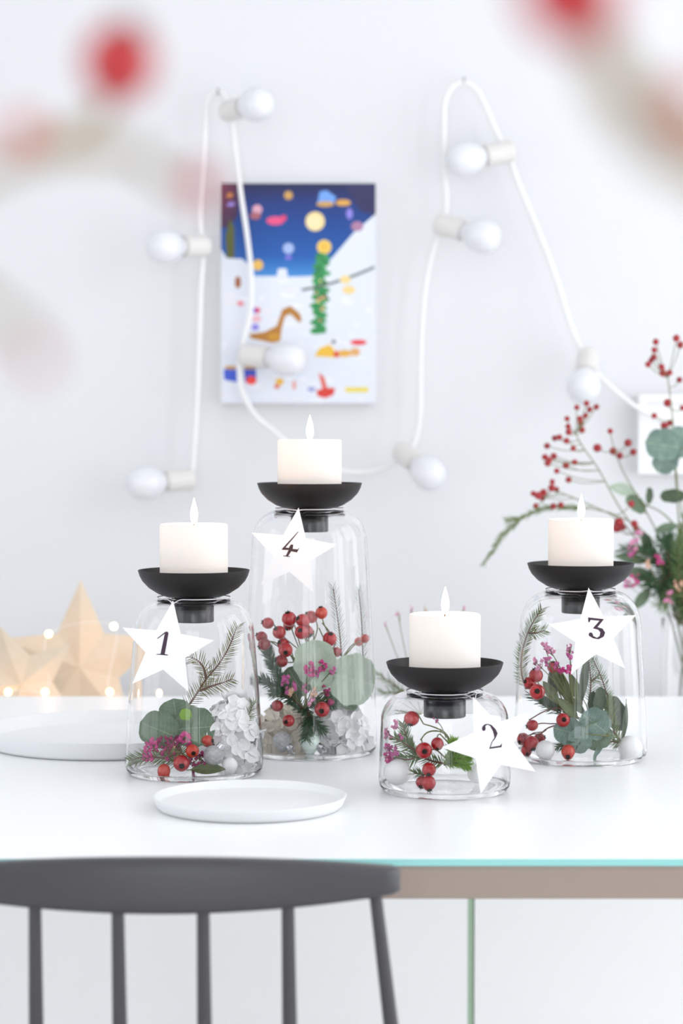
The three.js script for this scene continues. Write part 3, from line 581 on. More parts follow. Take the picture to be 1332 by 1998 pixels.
// ------------------------------------------------------------------ jar 3
{
  const d = JARS[3].d, P = (x, y, f = 0) => at(x, y, d - f), s = d / F, H = M.hip;
  fir('tall curved fir sprig along the left wall of the jar tagged 3', [[P(1026, 1345, 0.0), P(1017, 1310, 0.0), P(1020, 1268, 0.004), P(1034, 1225, 0.006), P(1056, 1188, 0.008)], [P(1030, 1235, 0.006), P(1046, 1235, 0.012), P(1062, 1230, 0.014)]], { len: 0.0115, gap: 0.0019, per: 2, flat: true, seed: 14, mat: M.needles[2], stem: 0.0011 });
  fir('fir sprig running under the upper hips in the jar tagged 3', [[P(1105, 1398, 0.016), P(1080, 1385, 0.02), P(1055, 1372, 0.02), P(1034, 1355, 0.018)]], { len: 0.011, gap: 0.0015, per: 2, seed: 15, mat: M.needles[1], stem: 0.001, t0: 0.1 });
  fir('dark fir tip lying at the front of the jar tagged 3', [[P(1142, 1442, 0.035), P(1118, 1450, 0.042), P(1088, 1458, 0.042)]], { len: 0.0095, gap: 0.0012, per: 3, seed: 16, mat: M.needles[1], stem: 0.001 });
  fir('green fir sprig bending up at the right of the jar tagged 3', [[P(1214, 1452, 0.01), P(1198, 1428, 0.012), P(1192, 1395, 0.01), P(1186, 1362, 0.008)], [P(1212, 1450, 0.012), P(1190, 1446, 0.022), P(1172, 1438, 0.026)]], { len: 0.012, gap: 0.0016, per: 3, seed: 17, mat: M.needles[2], stem: 0.0012 });
  fir('thin fir twig standing behind the upright leaf in the jar tagged 3', [[P(1150, 1372, -0.012), P(1152, 1330, -0.014), P(1148, 1285, -0.014)], [P(1152, 1330, -0.014), P(1168, 1318, -0.016)], [P(1188, 1368, -0.006), P(1172, 1320, -0.012), P(1155, 1284, -0.014)]], { len: 0.0095, gap: 0.0028, per: 2, flat: true, seed: 18, mat: M.needles[0], stem: 0.0009 });
  const r1 = P(1112, 1400, 0.012);
  hipBranch('upper left cluster of red rose hips in the jar tagged 3', r1, [
    [P(1046, 1318, 0.03), 13.5 * s, V(-0.2, 0.9, 0.3), H[0], P(1068, 1342, 0.02)],
    [P(1034, 1333, 0.028), 12.5 * s, V(-0.8, 0.3, 0.5), H[0], P(1066, 1352, 0.02)],
    [P(1048, 1350, 0.042), 15.5 * s, V(-0.1, 0.2, 1), H[0], P(1072, 1362, 0.022)],
    [P(1078, 1302, 0.02), 11 * s, V(0, 0.9, 0.3), H[0], P(1082, 1335, 0.016)],
  ], [[r1, P(1088, 1375, 0.016), P(1066, 1345, 0.02)], [r1, P(1094, 1360, 0.014), P(1080, 1325, 0.016)]], M.stemGreen, 0.0008);
  const r2 = P(1130, 1412, 0.016);
  hipBranch('lower left spray of red rose hips in the jar tagged 3', r2, [
    [P(1098, 1405, 0.042), 13.5 * s, V(0.05, 0.2, 1), H[0], P(1112, 1412, 0.022)],
    [P(1039, 1415, 0.03), 11 * s, V(-0.9, -0.2, 0.2), H[0], P(1072, 1412, 0.024)],
    [P(1021, 1442, 0.02), 12.5 * s, V(-0.5, -0.3, 0.5), H[1], P(1054, 1432, 0.024)],
    [P(1037, 1450, 0.03), 14.5 * s, V(0.2, -0.7, 0.7), H[0], P(1060, 1428, 0.026)],
    [P(1052, 1441, 0.014), 11 * s, V(0.6, 0.2, 0.2), H[1], P(1066, 1424, 0.02)],
    [P(1027, 1464, 0.03), 11 * s, V(0.1, -0.5, 0.8), H[1], P(1050, 1440, 0.026)],
  ], [[r2, P(1095, 1412, 0.024), P(1072, 1412, 0.024)], [P(1095, 1412, 0.024), P(1066, 1422, 0.026), P(1048, 1440, 0.026)], [r2, P(1090, 1382, 0.02), P(1062, 1388, 0.02), P(1032, 1405, 0.022)]], M.stemRed, 0.0008);
  looseHip('orange-red rose hip lowest beside the dark fir tip in the jar tagged 3', P(1108, 1466, 0.046), 13.5 * s, V(-0.1, -0.6, 0.8), H[2]);
  waxflower('light pink flowers topping thin stems in the jar tagged 3', P(1120, 1385, 0.016), [
    [P(1062, 1262, 0.02), 0.0035, 7, 2], [P(1073, 1268, 0.02), 0.0045, 9, 2], [P(1111, 1264, 0.02), 0.004, 8, 2], [P(1112, 1278, 0.02), 0.004, 7, 1], [P(1050, 1296, 0.036), 0.006, 13, 2], [P(1068, 1292, 0.03), 0.0045, 8, 1], [P(1095, 1309, 0.03), 0.0045, 9, 0], [P(1112, 1306, 0.028), 0.0045, 9, 0], [P(1124, 1299, 0.026), 0.0035, 7, 1], [P(1085, 1298, 0.026), 0.003, 5, 1]], 35, 0.0028);
  const ro = P(1148, 1412, 0.01);
  leafSprig('olive_sprig', 'narrow olive leaves fanned upright in the middle of the jar tagged 3', 'leaf sprig', ro, [
    [P(1139, 1325, 0.014), V(0.1, 1, 0), V(-0.3, 0, 1), 0.0095, 0.05, M.oliveDark, 'lance'],
    [P(1098, 1338, 0.016), V(-0.5, 1, 0), V(-0.2, 0.2, 1), 0.014, 0.046, M.olive, 'lance'],
    [P(1078, 1335, 0.01), V(-0.1, 1, 0), V(0.3, 0.1, 1), 0.0125, 0.032, M.oliveDark, 'lance'],
    [P(1108, 1382, 0.024), V(-0.75, 0.8, 0.1), V(0.2, 0.3, 1), 0.012, 0.032, M.olive, 'lance'],
    [P(1120, 1374, 0.016), V(-0.8, 0.75, 0), V(0.3, 0.5, 0.8), 0.012, 0.036, M.oliveDark, 'lance'],
    [P(1123, 1345, 0.008), V(-0.35, 1, 0), V(0.2, 0.1, 1), 0.011, 0.04, M.olive, 'lance'],
    [P(1070, 1372, 0.014), V(-0.8, 0.5, 0), V(0, 0.3, 1), 0.012, 0.032, M.oliveDark, 'lance'],
    [P(1169, 1367, 0.02), V(0.15, 1, 0), V(0.1, 0, 1), 0.0135, 0.03, M.oliveDark, 'round'],
    [P(1156, 1372, 0.01), V(0, 1, 0), V(-0.4, 0, 1), 0.011, 0.026, M.oliveDark, 'round'],
    [P(1075, 1352, 0.018), V(-0.6, 0.9, 0), V(0, 0.2, 1), 0.012, 0.03, M.olive, 'lance'],
    [P(1200, 1392, 0.0), V(0.3, -0.8, 0.1), V(0.2, 0.1, 1), 0.024, 0.04, M.oliveDark, 'round'],
    [P(1219, 1410, 0.006), V(-0.05, -1, 0), V(0.7, 0, 1), 0.008, 0.044, M.oliveDark, 'lance'],
    [P(1168, 1462, 0.03), V(-0.5, -0.8, 0.2), V(0.3, 0.3, 1), 0.006, 0.024, M.eucaBlue, 'lance'],
  ], [[ro, P(1132, 1385, 0.012), P(1112, 1365, 0.014)], [ro, P(1145, 1380, 0.012), P(1136, 1362, 0.013)], [ro, P(1160, 1395, 0.015), P(1166, 1388, 0.018)], [ro, P(1178, 1400, 0.008), P(1195, 1372, 0.002)], [ro, P(1110, 1390, 0.014), P(1086, 1380, 0.014)]]);
  leafSprig('eucalyptus_sprig', 'blue-green round eucalyptus leaves at the front of the jar tagged 3', 'leaf sprig', P(1188, 1436, 0.03), [
    [P(1160, 1412, 0.034), V(-0.7, 0.55, 0), V(0, 0.1, 1), 0.034, 0.034, M.eucaBlue],
    [P(1163, 1434, 0.03), V(-0.6, -0.5, 0), V(0, -0.15, 1), 0.032, 0.034, M.euca],
    [P(1110, 1428, 0.04), V(-0.9, 0.25, 0), V(-0.1, 0.25, 1), 0.03, 0.034, M.eucaBlue],
    [P(1130, 1444, 0.044), V(-0.4, -0.75, 0), V(0.1, 0.2, 1), 0.026, 0.03, M.eucaBlue],
  ], [[P(1188, 1436, 0.03), P(1165, 1434, 0.046), P(1140, 1432, 0.046)]], M.stemGreen, 0.0011);
  pearlBall('white ball beside the lower hips at the front of the jar tagged 3', P(1064, 1463, 0.044), 18.5 * s);
  pearlBall('larger white ball at the right wall of the jar tagged 3', P(1229, 1459, 0.014), 24 * s);
}
// ------------------------------------------------------------------ bouquet on the sideboard
{
  const d = 3.14, P = (x, y, f = 0) => at(x, y, d - f), H = M.hip, mouth = P(1338, 1222), foot = mouth.clone(); foot.y = SB.top;
  const h = mouth.y - foot.y + 0.012;
  const v = mesh(numbered('bouquet_vase'), lathe([[0, 0.004], [0.03, 0.005], [0.034, 0.01], [0.0345, h * 0.6], [0.032, h * 0.9], [0.0335, h], [0.035, h], [0.0345, h * 0.9], [0.0368, h * 0.6], [0.0365, 0.008], [0.032, 0], [0, 0]].reverse(), 64), M.glass);
  v.position.copy(foot); tag(v, 'clear glass vase behind the table holding the red berry bouquet', 'vase');
  // [x, y, size] of the berries of each branch, with the joints of their stalks
  function berries(label, path, list, seed) {
    const r = rng(seed), root = path[0], t = thing('berry_branch', label, 'berry branch', root), c = new THREE.CatmullRomCurve3(path), st = [taper(path.map((q) => q.clone().sub(root)), 0.0017, 0.0008, 30, 6)];
    for (const [x, y, k = 1] of list) {
      const p = P(x, y, 0.03 + (r() - 0.5) * 0.05); let best = 0.5, bd = 9;
      for (let i = 25; i <= 100; i += 5) { const q = c.getPoint(i / 100), dd = q.distanceTo(p) + (q.y > p.y ? 0.03 : 0) ; if (dd < bd) { bd = dd; best = i / 100; } }
      const q = c.getPoint(best), R = 0.0045 * k * (0.9 + 0.2 * r()), b = mesh('berry', berryGeo, r() < 0.75 ? H[1] : H[3], t); pose(b, p.clone().sub(root), p.clone().sub(q), V(0, 0, 1), R);
      mesh('berry_tip', berryTip, M.calyx, b);
      st.push(tube([q.clone().sub(root), q.clone().lerp(p, 0.55).sub(root).add(V(0, -0.004, 0)), p.clone().sub(root)], 0.0006, 8, 5));
    }
    mesh('stem', st, M.stemGreen, t);
  }
  const base = (dx) => V(mouth.x + dx, SB.top + 0.008, mouth.z + dx * 0.3), neck = (dx) => V(mouth.x + dx, mouth.y, mouth.z + 0.004);
  berries('red berry branch fanning to the left above the candle with star 3', [base(0.012), neck(-0.012), P(1262, 1070, 0.015), P(1205, 985, 0.03), P(1165, 912, 0.03), P(1135, 870, 0.03), P(1122, 845, 0.03)],
    [[1125, 795], [1144, 787], [1163, 794], [1150, 799], [1142, 811], [1132, 825], [1135, 839], [1131, 817], [1106, 817, 0.9], [1108, 832], [1109, 843], [1105, 860], [1118, 875], [1091, 853], [1082, 855], [1067, 870], [1063, 892], [1071, 898, 1.1], [1080, 890], [1068, 904], [1104, 908, 1.1], [1121, 902], [1086, 919], [1109, 936]], 51);
  berries('low red berry branch reaching left behind the flame of star 3', [base(0.018), neck(-0.02), P(1268, 1110, 0.01), P(1215, 1020, 0.02), P(1150, 985, 0.02), P(1095, 962, 0.02), P(1075, 955, 0.02)],
    [[1077, 940], [1076, 952, 1.2], [1085, 955], [1060, 961, 1.1], [1050, 967, 1.3], [1040, 963], [1058, 972], [1045, 987], [1079, 988], [1094, 985], [1207, 1020, 1.6], [1203, 1030, 1.4], [1213, 1028, 1.4], [1237, 1022, 1.3], [1240, 1030, 1.1], [1231, 983]], 52);
  berries('red berry branch right of the middle of the bouquet', [base(0.005), neck(0), P(1300, 1080, 0.01), P(1250, 980, 0.02), P(1215, 920, 0.025), P(1200, 880, 0.025)],
    [[1165, 874, 1.3], [1190, 841], [1196, 880, 1.2], [1209, 889, 1.1], [1225, 864, 1.2], [1235, 882, 1.2]], 53);
  berries('tallest red berry branch at the right edge of the bouquet', [base(0), neck(0.006), P(1330, 1080), P(1318, 940, 0.01), P(1312, 820, 0.02), P(1302, 735, 0.03)],
    [[1279, 667], [1276, 683], [1275, 697], [1270, 703], [1264, 711], [1290, 716], [1293, 728, 1.1], [1306, 727], [1319, 660, 1.2], [1327, 673, 1.2], [1325, 741], [1302, 786, 1.3], [1276, 811], [1296, 831, 1.2], [1306, 825], [1331, 796]], 54);
  leafSprig('eucalyptus_branch', 'branch of broad blue-green leaves at the right of the bouquet', 'leaf branch', base(-0.01), [
    [P(1293, 868, 0.04), V(-0.9, 0.15, 0), V(0, 0.1, 1), 0.046, 0.05, M.eucaBlue], [P(1325, 862, 0.03), V(0.4, 0.9, 0), V(0.2, 0.1, 1), 0.042, 0.045, M.eucaBlue], [P(1298, 898, 0.035), V(-0.5, -0.7, 0), V(0, -0.1, 1), 0.036, 0.04, M.eucaBlue],
    [P(1266, 967, 0.03), V(0.1, 1, 0), V(0.4, 0, 1), 0.012, 0.024, M.oliveDark], [P(1312, 968, 0.03), V(-1, 0, 0), V(0, 0.2, 1), 0.02, 0.036, M.oliveDark], [P(1215, 956, 0.0), V(-0.9, 0.3, 0), V(0, 0.6, 0.8), 0.022, 0.04, M.eucaPale, 'lance'], [P(1240, 984, 0.01), V(-0.7, 0.6, 0), V(0.3, 0.2, 1), 0.022, 0.034, M.euca],
  ], [[base(-0.01), neck(0.01), P(1338, 1050, 0.02), P(1322, 950, 0.03), P(1316, 880, 0.03)], [P(1338, 1050, 0.02), P(1290, 1000, 0.02), P(1248, 980, 0.01)]], M.stemGreen, 0.0016);
  leafSprig('leaf_branch', 'branch of dark pointed leaves low at the right of the bouquet', 'leaf branch', base(-0.014), [
    [P(1252, 1168, 0.03), V(-0.6, -0.8, 0), V(0.2, 0.2, 1), 0.016, 0.04, M.euca, 'lance'], [P(1262, 1062, 0.03), V(-0.3, 1, 0), V(0, 0.1, 1), 0.016, 0.036, M.oliveDark, 'lance'], [P(1242, 1118, 0.03), V(-1, 0.1, 0), V(0, 0.3, 1), 0.018, 0.045, M.euca, 'lance'], [P(1300, 1030, 0.03), V(-0.9, -0.2, 0), V(0, 0.4, 1), 0.014, 0.036, M.euca, 'lance'], [P(1325, 1120, 0.03), V(0.2, -1, 0), V(0, 0.1, 1), 0.028, 0.045, M.olive, 'lance'], [P(1232, 1090, 0.02), V(-1, 0.2, 0), V(0, 0.3, 1), 0.016, 0.05, M.euca, 'lance'], [P(1300, 1145, 0.04), V(-0.4, -0.9, 0), V(0, 0.1, 1), 0.024, 0.045, M.oliveDark, 'lance'],
  ], [[base(-0.014), neck(-0.004), P(1312, 1110, 0.02), P(1282, 1088, 0.02), P(1262, 1085, 0.02)], [P(1312, 1110, 0.02), P(1300, 1060, 0.02)]], M.stemGreen, 0.0013);
  const fo = { len: 0.02, gap: 0.0028, per: 3, stem: 0.0018, wid: 0.0019 };
  fir('long drooping green sprig reaching far left of the bouquet', [[neck(-0.01), P(1290, 1075, 0.02), P(1210, 1008, 0.035), P(1120, 990, 0.04), P(1045, 997, 0.04), P(985, 1040, 0.04), P(946, 1098, 0.04)], [P(1045, 997, 0.04), P(1020, 1010, 0.045), P(990, 1015, 0.045)]], { len: 0.013, gap: 0.004, per: 2, stem: 0.0011, wid: 0.0011, seed: 61, mat: M.needles[2], bark: M.stemGreen, t0: 0.6, fwd: 1.3 });
  fir('thick dark fir branch low in the middle of the bouquet', [[neck(-0.004), P(1310, 1120, 0.04), P(1270, 1085, 0.05), P(1215, 1070, 0.05)], [P(1310, 1120, 0.04), P(1285, 1135, 0.05), P(1255, 1130, 0.05)], [P(1305, 1110, 0.04), P(1300, 1070, 0.05), P(1285, 1055, 0.05)]], { ...fo, seed: 62, mat: M.needles[1], t0: 0.05 });
  fir('dark fir branch at the right border of the bouquet', [[neck(0.004), P(1330, 1150, 0.05), P(1322, 1080, 0.06), P(1335, 1010, 0.06)], [P(1330, 1150, 0.05), P(1310, 1160, 0.055), P(1290, 1180, 0.055)], [P(1326, 1110, 0.05), P(1345, 1090, 0.055)]], { ...fo, seed: 63, mat: M.needles[0], t0: 0.05 });
  fir('bushy dark fir branch filling the lower right of the bouquet', [[neck(0.002), P(1322, 1150, 0.03), P(1290, 1110, 0.03), P(1262, 1072, 0.03)], [P(1322, 1150, 0.03), P(1318, 1095, 0.03), P(1302, 1048, 0.03)], [P(1322, 1150, 0.03), P(1285, 1150, 0.035), P(1258, 1128, 0.035)], [P(1326, 1160, 0.03), P(1338, 1110, 0.03), P(1330, 1060, 0.03)]], { ...fo, len: 0.022, gap: 0.0022, per: 4, seed: 67, mat: M.needles[1], t0: 0.12 });
  waxflower('pink flowers scattered among the greens of the bouquet', neck(-0.006), [[P(1235, 1062, 0.06), 0.008, 12, 2], [P(1232, 1080, 0.06), 0.006, 8, 1], [P(1236, 1132, 0.06), 0.008, 14, 0], [P(1220, 1138, 0.06), 0.006, 10, 1], [P(1284, 1092, 0.065), 0.006, 8, 0], [P(1265, 1100, 0.065), 0.007, 8, 9], [P(1325, 1145, 0.07), 0.007, 9, 9], [P(1245, 1040, 0.05), 0.006, 7, 2], [P(1305, 1165, 0.065), 0.008, 10, 2]], 64, 0.0036);
  // sprigs lying at the far edge of the table behind jar 2
  const q = (x, y, f = 0) => at(x, y, 2.83 - f);
  fir('pale fir sprig lying on the far table edge behind the shortest jar', [[q(812, 1369), q(780, 1345), q(754, 1326), q(738, 1314)], [q(795, 1357), q(768, 1352), q(744, 1350)]], { len: 0.012, gap: 0.003, per: 2, stem: 0.0014, wid: 0.0014, seed: 65, mat: M.needles[0] });
  waxflower('thin stemmed pale pink buds standing behind the shortest jar', q(815, 1369, 0.01), [[q(776, 1197), 0.003, 4, 2], [q(803, 1187), 0.003, 4, 2], [q(832, 1190), 0.004, 5, 9], [q(751, 1218), 0.003, 4, 2], [q(905, 1187), 0.002, 3, 2]], 66, 0.0022);
}
// ------------------------------------------------------------------ paper stars and fairy lights on the sideboard
{
  function paperStar(label, px, py, d, R, rot, depth, lift) {
    const p = at(px, py, d), n = 5; p.y = SB.top + R * lift; const pos = [], uv = [], ring = [];
    for (let i = 0; i < 10; i++) { const a = (rot + i * 36) * Math.PI / 180, r = i % 2 ? R * 0.46 : R; ring.push([r * Math.cos(a), r * Math.sin(a)]); }
    for (const s of [1, -1]) for (let i = 0; i < 10; i++) { const a = ring[i], b = ring[(i + 1) % 10]; const tri = [[0, 0, s * depth], s > 0 ? [...a, 0] : [...b, 0], s > 0 ? [...b, 0] : [...a, 0]]; for (const v of tri) { pos.push(...v); uv.push(v[0] * 4, v[1] * 4); } }
    const g = new THREE.BufferGeometry(); g.setAttribute('position', new THREE.Float32BufferAttribute(pos, 3)); g.setAttribute('uv', new THREE.Float32BufferAttribute(uv, 2)); g.computeVertexNormals();
    const m = mesh(numbered('paper_star_ornament'), g, M.kraft); m.position.copy(p); return tag(m, label, 'star ornament');
  }
  paperStar('large beige folded paper star standing upright on the sideboard', 158, 1297, 3.22, 0.127, 90, 0.022, 0.8091);
  const b = paperStar('smaller beige folded paper star leaning in front of the large one', 45, 1345, 3.12, 0.09, 112, 0.018, 0.9705); b.rotation.x = 0;
  const spots = [[95, 1237, 3.17], [222, 1222, 3.17], [88, 1350, 3.085], [214, 1350, 3.15], [16, 1350, 3.085], [300, 1352, 3.12]].map(([x, y, d]) => at(x, y, d));
  const base = spots[0], t = thing('fairy_light_string', 'string of warm glowing fairy lights round the paper stars', 'fairy lights', base);
  const order = [4, 2, 0, 1, 3, 5].map((i) => spots[i].clone().sub(base)); for (const k of ['unshift', 'push']) { const e = k === 'push' ? order[order.length - 1] : order[0]; order[k](V(e.x + (k === 'push' ? 0.05 : -0.05), SB.top - base.y + 0.005, e.z)); }
  mesh('wire', tube(order.map((v) => v.clone().add(V(0, 0, -0.004))), 0.0005, 80, 5), M.cord, t);
  for (const v of spots) {
    const l = mesh('fairy_light_bulb', new THREE.SphereGeometry(0.0048, 16, 12), M.led, t); l.position.copy(v).sub(base);
    const L = new THREE.PointLight(0xffb878, 0.0045, 0, 2); L.position.copy(v); L.shadow.radius = 0.2; L.name = 'fairy_light_glow'; scene.add(L);
  }
}
// ------------------------------------------------------------------ on the wall: calendar, box frame, string of bulbs
{
  const zw = ROOM.back, dw = 3.55, D = dw - 0.032;
  const a = at(430, 357, D), b = at(733, 787, D), w = b.x - a.x, h = a.y - b.y;
  const t = thing('wall_calendar', 'winter picture calendar with night sky and snowy hills on the wall', 'picture', V((a.x + b.x) / 2, (a.y + b.y) / 2, zw));
  mesh('box', box(-w / 2, w / 2, -h / 2, h / 2, 0, 0.0315, 0.001), M.frame, t);
  const art = canvasTexture(606, 860, (g, W, Hh) => {
    const S = W / 1115, X = (x) => (x - 118) * S, Y = (y) => (y - 100) * Hh / 1590, c = (col, x, y, r, ry) => { g.fillStyle = col; g.beginPath(); g.ellipse(X(x), Y(y), r * S, (ry ?? r) * S, 0, 0, 7); g.fill(); };
    const poly = (col, pts) => { g.fillStyle = col; g.beginPath(); pts.forEach(([x, y], i) => g[i ? 'lineTo' : 'moveTo'](X(x), Y(y))); g.fill(); };
    const sky = g.createLinearGradient(0, 0, 0, Y(800)); sky.addColorStop(0, '#171a48'); sky.addColorStop(0.18, '#142f74'); sky.addColorStop(0.45, '#07438f'); sky.addColorStop(0.75, '#1056a6'); sky.addColorStop(1, '#4c94d6'); g.fillStyle = sky; g.fillRect(0, 0, W, Hh);
    poly('#3b1f45', [[118, 100], [230, 100], [240, 330], [180, 420], [118, 420]]); poly('#2b2a58', [[1000, 100], [1235, 100], [1235, 330], [1120, 300]]);
    const r = rng(77);
    poly('#dde1ea', [[118, 575], [160, 640], [270, 645], [330, 700], [360, 770], [520, 770], [530, 715], [590, 715], [600, 775], [770, 770], [900, 660], [1080, 450], [1235, 320], [1235, 1690], [118, 1690]]);
    for (let i = 0; i < 160; i++) c(['rgba(215,222,238,.5)', 'rgba(236,238,244,.6)', 'rgba(232,224,226,.4)'][i % 3], 118 + r() * 1110, 800 + r() * 880, 12 + r() * 40, 6 + r() * 14);
    c('#f0d695', 797, 375, 70); c('#f3dfae', 790, 380, 50); c('#c79a55', 605, 187, 32); c('#d9a24b', 1000, 240, 55, 24);
    poly('#6f9fe6', [[830, 160], [880, 150], [950, 200], [930, 250], [810, 260]]); c('#c99c58', 870, 250, 65, 20);
    c('#d9a3b5', 380, 290, 36); c('#a8606a', 365, 335, 40, 26); c('#e05080', 510, 370, 65, 32); c('#d84070', 570, 350, 22); c('#8f7fd0', 190, 250, 30, 18); c('#c9803f', 180, 185, 26, 18); c('#8a80d8', 1045, 320, 24, 40); c('#a87a9c', 1100, 410, 44, 36); c('#9fb4e0', 605, 570, 40); c('#7c6fd0', 605, 635, 24, 18); c('#e8b85a', 385, 690, 38, 40);
    poly('#565a26', [[160, 640], [150, 480], [185, 350], [215, 420], [215, 640]]);
    c('#f3cc62', 862, 560, 52); c('#e8b94a', 862, 560, 34);
    for (let i = 0; i < 60; i++) { const k = i / 60; c(['#2f8a4a', '#1f7540', '#3d9a58'][i % 3], 845 + (r() - 0.5) * 60 - k * 22, 620 + k * 560, 34 + 12 * Math.sin(i), 20); }
    for (let i = 0; i < 14; i++) c(['#e9d08a', '#d96a60'][i % 2], 800 + r() * 80, 800 + r() * 340, 9); c('#2f8a4a', 820, 1170, 60, 18);
    g.strokeStyle = '#55605c'; g.lineWidth = 9 * S * 2; g.beginPath(); g.moveTo(X(700), Y(870)); g.quadraticCurveTo(X(950), Y(830), X(1225), Y(705)); g.stroke();
    c('#ecd391', 1015, 795, 40, 30); c('#efd08c', 1040, 870, 46, 30);
    poly('#b0762c', [[322, 1190], [430, 1175], [520, 1130], [560, 1010], [620, 985], [690, 1045], [700, 1095], [680, 1105], [620, 1045], [580, 1060], [555, 1150], [545, 1240], [490, 1255], [330, 1220]]); c('#c8902a', 500, 1210, 44, 26);
    c('#9c5a3a', 240, 815, 22, 44); c('#e08a98', 258, 968, 26, 20); c('#d84a6a', 380, 1018, 22); c('#7f6fd0', 355, 1018, 14, 22); c('#8a7fd8', 365, 1140, 28, 24); c('#e6b6c0', 375, 1080, 34, 26);
    poly('#e8b93c', [[790, 1350], [830, 1290], [900, 1265], [935, 1300], [945, 1360]]); c('#d83a3a', 955, 1335, 26, 24); c('#e0a84a', 1010, 1330, 50, 26); c('#dca66a', 1085, 1320, 36, 30); c('#e0404a', 1110, 1250, 60, 20); c('#4b5260', 930, 1245, 18, 12);
    poly('#3b57c8', [[135, 1445], [230, 1445], [232, 1540], [140, 1520]]); poly('#3b4fc0', [[280, 1445], [370, 1445], [372, 1540], [290, 1540]]); c('#f0453c', 335, 1525, 38, 32); c('#c79a55', 185, 1432, 44, 14); c('#c79a55', 325, 1432, 44, 14);
    c('#e5b03a', 540, 1535, 30, 24); c('#d86a5a', 520, 1570, 22, 16); c('#e09a90', 645, 1560, 14, 34); c('#8f95c8', 770, 1590, 30, 16);
    poly('#d33a30', [[805, 1600], [870, 1580], [940, 1580], [930, 1630], [870, 1655], [815, 1640]]); poly('#d8584a', [[820, 1470], [860, 1500], [885, 1585], [850, 1585]]);
    poly('#e2cf5c', [[1015, 1575], [1180, 1575], [1180, 1612], [1015, 1612]]);
  });
  const pm = std(0xffffff, 0.55, { map: art });
  mesh('printed_front', new THREE.PlaneGeometry(w - 0.001, h - 0.001).translate(0, 0, 0.0318), pm, t);
  const c0 = at(1246, 770, 3.52), c1 = at(1420, 925, 3.52);
  const f = thing('wall_frame', 'white shallow box frame on the wall behind the bouquet', 'frame', V((c0.x + c1.x) / 2, (c0.y + c1.y) / 2, zw));
  const fw = c1.x - c0.x, fh = c0.y - c1.y;
  mesh('moulding', [box(-fw / 2, fw / 2, fh / 2 - 0.012, fh / 2, 0, 0.03, 0.001), box(-fw / 2, fw / 2, -fh / 2, -fh / 2 + 0.012, 0, 0.03, 0.001), box(-fw / 2, -fw / 2 + 0.012, -fh / 2 + 0.012, fh / 2 - 0.012, 0, 0.03, 0.001), box(fw / 2 - 0.012, fw / 2, -fh / 2 + 0.012, fh / 2 - 0.012, 0, 0.03, 0.001)], M.frame, f);
  mesh('backing', box(-fw / 2 + 0.011, fw / 2 - 0.011, -fh / 2 + 0.011, fh / 2 - 0.011, 0, 0.02), M.frame, f);

  // string of white bulbs; it hangs a little off the wall
  const P = (x, y, o = 0.03) => at(x, y, dw - o), base = P(430, 190, 0);
  const s = thing('bulb_string', 'white cord with big white round bulbs hung in loops on the wall', 'string lights', base);
  const L = (v) => v.sub(base);
  const paths = [
    [[375, 945], [376, 910], [380, 860], [388, 700], [392, 560], [395, 510], [395, 480], [390, 430], [391, 390], [397, 310], [402, 230], [405, 200], [412, 184], [428, 178], [440, 190], [447, 215], [454, 250], [461, 310], [470, 380], [482, 460], [490, 540], [488, 610], [476, 660], [470, 695], [467, 725], [473, 765], [500, 812], [535, 842], [580, 880], [640, 912], [700, 922], [745, 914], [785, 892]],
    [[785, 892], [806, 868], [817, 830], [820, 740], [822, 660], [830, 560], [845, 490], [862, 445], [870, 410], [868, 330], [866, 250], [869, 195], [884, 168], [905, 160], [930, 176], [950, 215], [970, 262], [990, 300], [1010, 355], [1045, 440], [1085, 545], [1115, 640], [1138, 690], [1150, 712], [1180, 745], [1215, 775], [1250, 800], [1320, 830], [1400, 845]]];
  for (const path of paths) mesh('cord', tube(path.map(([x, y]) => L(P(x, y, 0.046))), 0.0042, 220, 8), M.cord, s);
  const bulbs = [[440, 218, 503, 215, 0.5], [404, 480, 327, 487, 0.3], [380, 934, 285, 942, 0.3], [470, 692, 562, 702, 0.2], [780, 878, 832, 922, 0.3], [852, 436, 938, 465, 0.3], [1002, 294, 905, 314, 0.2], [1148, 690, 1130, 755, 0.3]];
  const socketGeo = lathe([[0, 0], [0.011, 0], [0.0165, 0.003], [0.0175, 0.007], [0.0175, 0.046], [0.0165, 0.048], [0, 0.048]].reverse(), 28);
  const bulbGeo = lathe([[0, 0.036], [0.012, 0.036], [0.0135, 0.05], [0.0165, 0.056], [0.0225, 0.0635], [0.0258, 0.073], [0.0268, 0.0825], [0.0258, 0.092], [0.0222, 0.101], [0.0165, 0.1068], [0.0085, 0.1105], [0, 0.1115]].reverse(), 36);
  for (const [x0, y0, x1, y1, zt] of bulbs) {
    const p = L(P(x0, y0, 0.05)), dir = L(P(x1, y1, 0.05)).sub(p);
    const k = mesh('socket', socketGeo, M.socket, s); const len = dir.length(); dir.z = Math.sqrt(Math.max(0.00001, 0.0825 ** 2 - len ** 2));
    pose(k, p, dir, V(0, 0.2, 1));
    mesh('bulb', bulbGeo, M.bulb, k);
  }
  mesh('hook', [tube([L(P(905, 160, 0)), L(P(905, 160, 0.05)), L(P(905, 152, 0.058))], 0.0016, 10, 6), tube([L(P(425, 182, 0)), L(P(425, 182, 0.05)), L(P(425, 174, 0.058))], 0.0016, 10, 6)], M.silverCap, s);
}
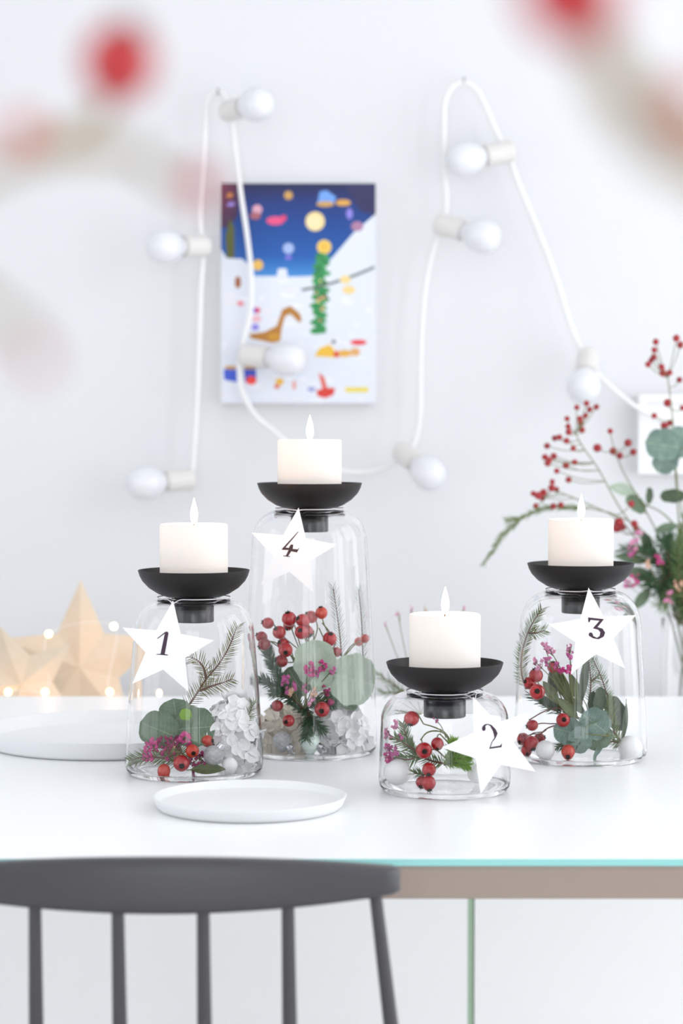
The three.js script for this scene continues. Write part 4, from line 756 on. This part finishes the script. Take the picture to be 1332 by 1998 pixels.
// ------------------------------------------------------------------ rose hip branches close to the camera
{
  const t = thing('console_table', 'narrow white console table close to the camera below the picture', 'table', V(0, 0, -0.4));
  mesh('tabletop', box(-0.36, 0.36, 0.7, 0.72, -0.09, 0.09, 0.003), M.frame, t);
  for (const x of [-0.34, 0.34]) for (const z of [-0.07, 0.07]) mesh('leg', box(x - 0.012, x + 0.012, 0, 0.7, z - 0.012, z + 0.012, 0.002), M.frame, t);
  const H = M.hip;
  const pot = lathe([[0, 0.004], [0.03, 0.005], [0.034, 0.02], [0.036, 0.08], [0.02, 0.14], [0.0165, 0.17], [0.02, 0.18], [0.0225, 0.18], [0.019, 0.17], [0.0225, 0.14], [0.0395, 0.08], [0.037, 0.012], [0.032, 0], [0, 0]].reverse(), 48);
  for (const [x, side] of [[-0.2, 'left'], [0.2, 'right']]) { const v = mesh(numbered('bud_vase'), pot, M.ceramic); v.position.set(x, 0.72, -0.4); tag(v, `grey ceramic bud vase at the ${side} end of the console table`, 'vase'); }
  const A = (x, y, d = 0.4) => at(x, y, d);
  const r1 = V(-0.2, 0.73, -0.4);
  hipBranch('blurred rose hip branch close to the camera at the upper left', r1, [
    [A(232, 124, 0.5), 0.0088, V(0.3, 0.9, 0.3), H[0], A(190, 232, 0.47)],
    [A(48, 262, 0.42), 0.0034, V(-0.4, 0.7, 0.5), H[2], A(90, 300, 0.42)],
    [A(388, 362, 0.44), 0.0036, V(0.9, 0, 0.3), H[0], A(270, 300, 0.42)],
    [A(72, 700, 0.37), 0.0022, V(0.2, -0.9, 0.3), H[0], A(-60, 560, 0.4)],
  ], [[r1, V(-0.2, 0.93, -0.4), A(-460, 620, 0.41), A(-120, 390, 0.41), A(60, 300, 0.42), A(190, 232, 0.47)], [A(60, 300, 0.42), A(150, 290, 0.42), A(270, 300, 0.42)], [A(-200, 440, 0.41), A(-60, 560, 0.4)]], M.twig, 0.0021);
  const r2 = V(0.2, 0.73, -0.4);
  hipBranch('blurred rose hip branch close to the camera at the upper right', r2, [
    [A(1115, -14, 0.36), 0.0085, V(-0.5, 0.8, 0.3), H[0], A(1185, 140, 0.33)],
    [A(1352, 210, 0.3), 0.003, V(0.9, 0.3, 0.3), H[2], A(1330, 300, 0.31)],
  ], [[r2, V(0.2, 0.93, -0.4), A(2100, 760, 0.34), A(1560, 420, 0.31), A(1330, 300, 0.31), A(1250, 235, 0.31), A(1185, 140, 0.33)]], M.twig, 0.0044);
}
scene.traverse((o) => { if (o.isLight && o.shadow) o.castShadow = true; });
renderer.render(scene, camera);
